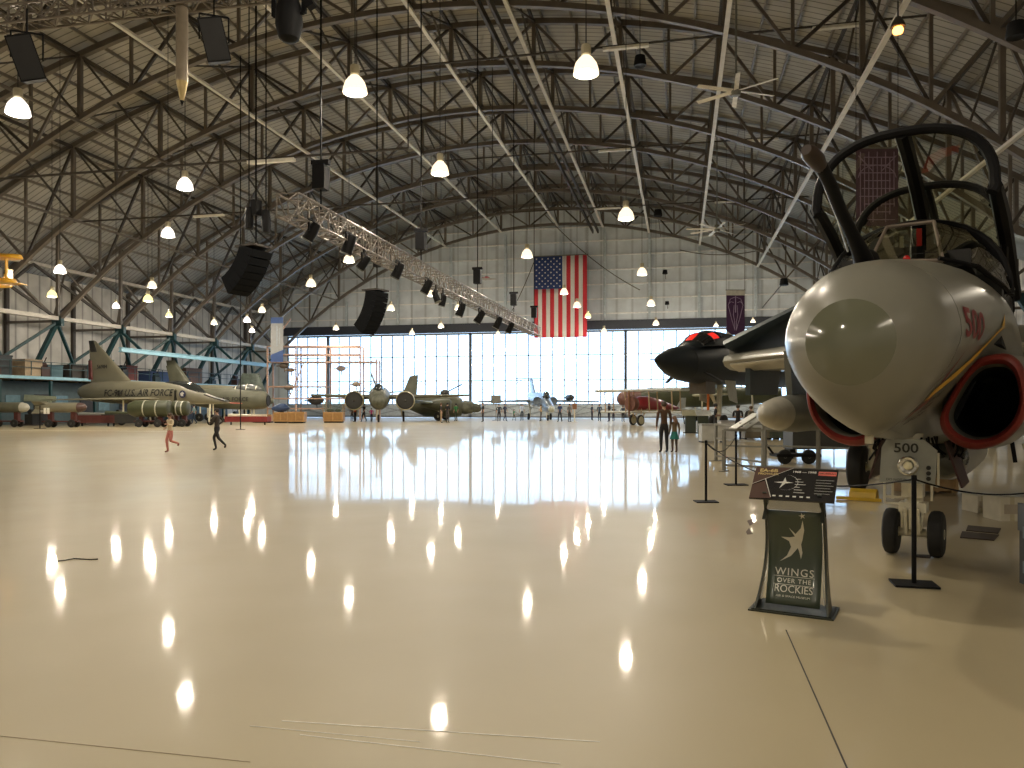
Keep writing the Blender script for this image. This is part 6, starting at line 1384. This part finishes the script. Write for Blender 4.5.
# yellow biplane hanging at the left edge
t = thing('yellow_biplane', 'hanging yellow biplane, only its wing tips in the photo at the left edge', 'aircraft', PX(-32, 40, PZ(277,40)), YAW+R_(90))
ya = mat('bright yellow fabric', (.75,.40,.02), .4, coat=.2)
for z, hs in ((1.0,2.8),(-.25,2.5)):
    m = MB(); n = 10
    def wr_(y): c = .75*math.sqrt(max(.02,1-(abs(y)/hs)**6)); return [V(-c+.0,y,z),V(-c*.7,y,z+.14),V(0,y,z+.12),V(c,y,z),V(0,y,z-.05),V(-c*.7,y,z-.07)]
    m.loft([wr_(-hs+2*hs*i/24) for i in range(25)]); m.build('upper_wing' if z > 0 else 'lower_wing', ya, t, smooth=60)
m = MB(); fus_mb(m, [(-1.6,0,.3,.35),(-1,0,.4,.5),(1,0,.4,.45),(3.4,.1,.1,.15)],14); m.build('fuselage', ya, t, smooth=50)
for y in (-2.2,-.8,.8,2.2): m = MB(); m.bar(V(-.3,y,-.2),V(-.3,y,1.0),.16,.06); m.build('strut', ya, t, smooth=0)
m = MB(); m.wing(V(2.6,0,.2),V(3.6,0,.2),V(3.6,0,1.0),V(3.1,0,1.0),.08,.05,(0,1,0)); m.wing(V(2.6,-1,.1),V(3.4,-1,.1),V(3.4,1,.1),V(2.6,1,.1),.06,.06); m.build('tail', ya, t)
m = MB(); m.cyl(V(0,0,1),V(0,0,z_up(t.location.x)-t.location.z),.03,n=5); m.build('cable', black, t)
# small red glider by the end of the roof
t = thing('hanging_model', 'tiny red and white model aircraft hanging before the far wall left of the flag', 'model', PX(485, 80, PZ(279,80)), YAW)
m = MB(); fus_mb(m, [(-.3,0,.05,.05),(0,0,.16,.16),(1.2,0,.05,.05)],10); m.build('fuselage', mat('model white', (.5,.5,.5), .5), t)
m = MB(); m.wing(V(.0,-.9,.1),V(.4,-.9,.1),V(.4,.9,.1),V(.0,.9,.1),.06,.06); m.M = Matrix.Rotation(PI/2,4,'Z'); m.wing(V(.0,-.5,.15),V(.4,-.5,.15),V(.4,.9,.15),V(.0,.9,.15),.06,.06); m.build('wing', mat('model red', (.35,.03,.03), .5), t)
m = MB(); m.cyl(V(0.2,0,.1),V(0.2,0,z_up(t.location.x)-t.location.z),.02,n=5); m.build('cord', black, t)
# far wall sagging cables
for i, (a, b, s_, lb) in enumerate((((545,215),(640,290),2.0,'long cable drooping down the far wall from the roof crest'),((500,330),(534,262),1.6,'thin cable rising from the truss end to the flag top'),((680,250),(760,250),1.4,'loose cable sagging on the far wall below the big fan'))):
    pa, pb = on_y(*a, 92.2), on_y(*b, 92.2)
    m = MB(); m.tube([pa.lerp(pb, k/12)-V(0,0,s_*4*(k/12)*(1-k/12)*.4) for k in range(13)], .05, 5); tag(m.build('cable', steel_d), lb, 'cable')
# tall thin poles on the left floor
for px, d, h, lb in ((240.5,50,6.0,'thin dark pole standing up to the roof left of the display cases'),):
    m = MB(); p = PX(px, d); m.cyl(p, p+V(0,0,z_up(p.x)), .035, n=6); m.cyl(p, p+V(0,0,.03), .3); tag(m.build('floor_pole', black), lb, 'pole')
# ---------------------------------------------------------------- hanging lamps
shade_m = mat('lit prismatic shade', (0.04,0.04,0.03), 0.3, emit=(1.0,0.80,0.52), es=1.3, var=.02)
shade_y = mat('lit yellow shade', (0.04,0.04,0.02), 0.3, emit=(1.0,0.86,0.35), es=1.3, var=.02)
shade_w = mat('lit white shade', (0.04,0.04,0.04), 0.3, emit=(1.0,0.87,0.78), es=2.0, var=.02)
shade_d = mat('dim warm shade', (0.04,0.04,0.03), 0.3, emit=(1.0,0.80,0.50), es=1.15, var=.02)
hous_m = mat('lamp ballast', (0.5,0.45,0.32), 0.4, 0.3)
cord_m = mat('lamp cord', (0.03,0.03,0.03), 0.6)
def make_lamp(sm, loc, label, r=0.36, power=1.0):
    t = thing('hanging_lamp', label, 'lamp', loc, 0, 'hangar pendant lamps')
    k = r/0.36
    prof = [(.10,0),(.12,.0),(.2,-.08),(.29,-.2),(.34,-.36),(.36,-.5),(.345,-.5),(.32,-.36),(.27,-.2),(.18,-.1),(.10,-.03)]
    MB().lathe([(a*k,b*k) for a,b in prof], n=16).build('lamp_shade', sm, t)
    MB().lathe([(0,.3*k),(.13*k,.3*k),(.14*k,.26*k),(.14*k,.04*k),(.1*k,0),(0,0)], n=10).build('ballast', hous_m, t)
    zt = z_up(loc[0])+.42-loc[2]
    MB().cyl(V(0,0,.28*k), V(0,0,max(.6,zt)), .018, n=5).build('cord', cord_m, t)
    ld = bpy.data.lights.new('lamp_light', 'POINT'); ld.energy = LAMP_W*power; ld.color = LAMP_COL; ld.shadow_soft_size = 0.2
    lo = bpy.data.objects.new('lamp_light', ld); COL.objects.link(lo); lo.parent = t; lo.location = (0,0,-.50*k)
    return t
ZL = 10.9
# px, py, shade, height override, radius, words
LAMPS = [
 (18,108,shade_w,ZL,.36,'large white lit bell lamp at the upper left beside the hanging speaker'),
 (355,86,shade_m,ZL,.36,'large yellow-white bell lamp nearest along the middle row'),
 (586,67,shade_m,ZL,.36,'large yellow-white bell lamp high above the flag, nearest of its row'),
 (440,169,shade_m,ZL,.36,'yellow-white bell lamp second along the middle row'),
 (185,185,shade_w,ZL,.34,'white glowing bell lamp in the dark left part of the roof'),
 (168,233,shade_w,ZL,.36,'white bell lamp below and left of the brightest left roof lamp'),
 (60,270,shade_w,9.6,.34,'white bell lamp beside the hanging yellow aircraft'),
 (152,285,shade_m,ZL,.36,'pale bell lamp before the left eave, upper of two close together'),
 (148,299,shade_y,9.0,.34,'yellow glowing lamp under the left eave, lower of two close together'),
 (52,295,shade_y,8.6,.30,'small yellow lamp in the left side bay above the pale rail'),
 (116,307,shade_w,8.4,.25,'tiny white lamp in the left side bay'),
 (169,316,shade_y,8.8,.27,'small yellow-green lamp in the left side bay'),
 (214,323,shade_m,9.0,.30,'small lamp in the left side bay before the window wall'),
 (247,320,shade_w,9.6,.34,'small white lamp left of the blue and white banner, upper one'),
 (252,331,shade_w,8.9,.30,'small white lamp left of the blue and white banner, lower one'),
 (349,259,shade_m,ZL,.36,'bell lamp hanging beneath the long lighting truss near its near end'),
 (311,283,shade_m,ZL,.38,'warm bell lamp left of the lighting truss under the roof'),
 (262,310,shade_m,9.8,.33,'warm small lamp above the blue and white banner'),
 (336,328,shade_m,9.9,.33,'small lamp just over the door header, leftmost'),
 (391,308,shade_m,10.5,.36,'small warm lamp right of the dark curved loudspeaker array'),
 (431,294,shade_m,10.9,.34,'small warm lamp half hidden by stage lights on the truss'),
 (441,326,shade_m,9.9,.33,'small lamp over the door header below the stage truss'),
 (412,333,shade_m,9.5,.30,'small lamp at the top edge of the glass under the truss'),
 (626,214,shade_m,ZL,.40,'large dim bell lamp in front of the far wall, right of the flag top'),
 (527,254,shade_m,ZL,.36,'bell lamp just left of the flag'),
 (642,272,shade_m,ZL,.36,'bell lamp right of the flag in front of a pale wall column'),
 (564,292,shade_m,ZL,.34,'bell lamp in front of the flag, upper of two'),
 (577,305,shade_m,ZL,.36,'bell lamp in front of the flag, lower of two'),
 (588,316,shade_y,10.5,.33,'small lamp at the right edge of the flag'),
 (651,303,shade_m,ZL,.38,'lamp lower right of the flag in front of the far wall'),
 (656,323,shade_m,10.6,.36,'small lamp at the dark header right of the flag'),
 (604,331,shade_m,9.9,.34,'small lamp at the header just right of the flag'),
 (716,326,shade_m,9.6,.22,'tiny lamp above the dark bomber cockpit'),
 (458,308,shade_m,10.2,.3,'tiny warm lamp behind the stage lights on the truss'),
 (498,334,shade_m,9.4,.26,'tiny lamp at the header beside the end of the lighting truss'),
 (753,322,shade_m,9.8,.22,'tiny lamp right of the purple banner'),
]
for (px, py, sm, z, r, words) in LAMPS:
    p = on_z(px, py, z)
    if p.y > 90.5: p = on_y(px, py, 90.5)
    p.z += .3
    make_lamp(sm, p, words, r)
# lamps of the same rows over and behind the viewer and above the aircraft at the right; the last is added fill for the right floor
for (x, y) in [(-2.6,4.5),(-20.5,4),(-33,6),(-9.2,-5),(12,-4),(12,62),(13,79),(19,34),(-26.9,16),(-44,24),(-2.6,13),(7,-9)]:
    make_lamp(shade_m, V(x,y,ZL), 'unseen overhead bell lamp', .36)
# round lights: orange beacon high at the right
t = thing('orange_lamp', 'glowing orange lamp high at the upper right under a dark conduit', 'lamp', PX(898, 30, PZ(30,30)))
MB().lathe([(.0,.1),(.15,.1),(.2,0),(.17,-.12),(0,-.13)]).build('bulb', mat('orange lamp', (1,.4,.1), .3, emit=(1,.33,.06), es=7), t)
MB().lathe([(.0,.5),(.1,.5),(.22,.3),(.28,.12),(.26,.1),(0,.12)]).build('hood', steel_d, t)
MB().cyl(V(0,0,.5), V(0,0,5.2), .03, n=6).build('hanger', cord_m, t)
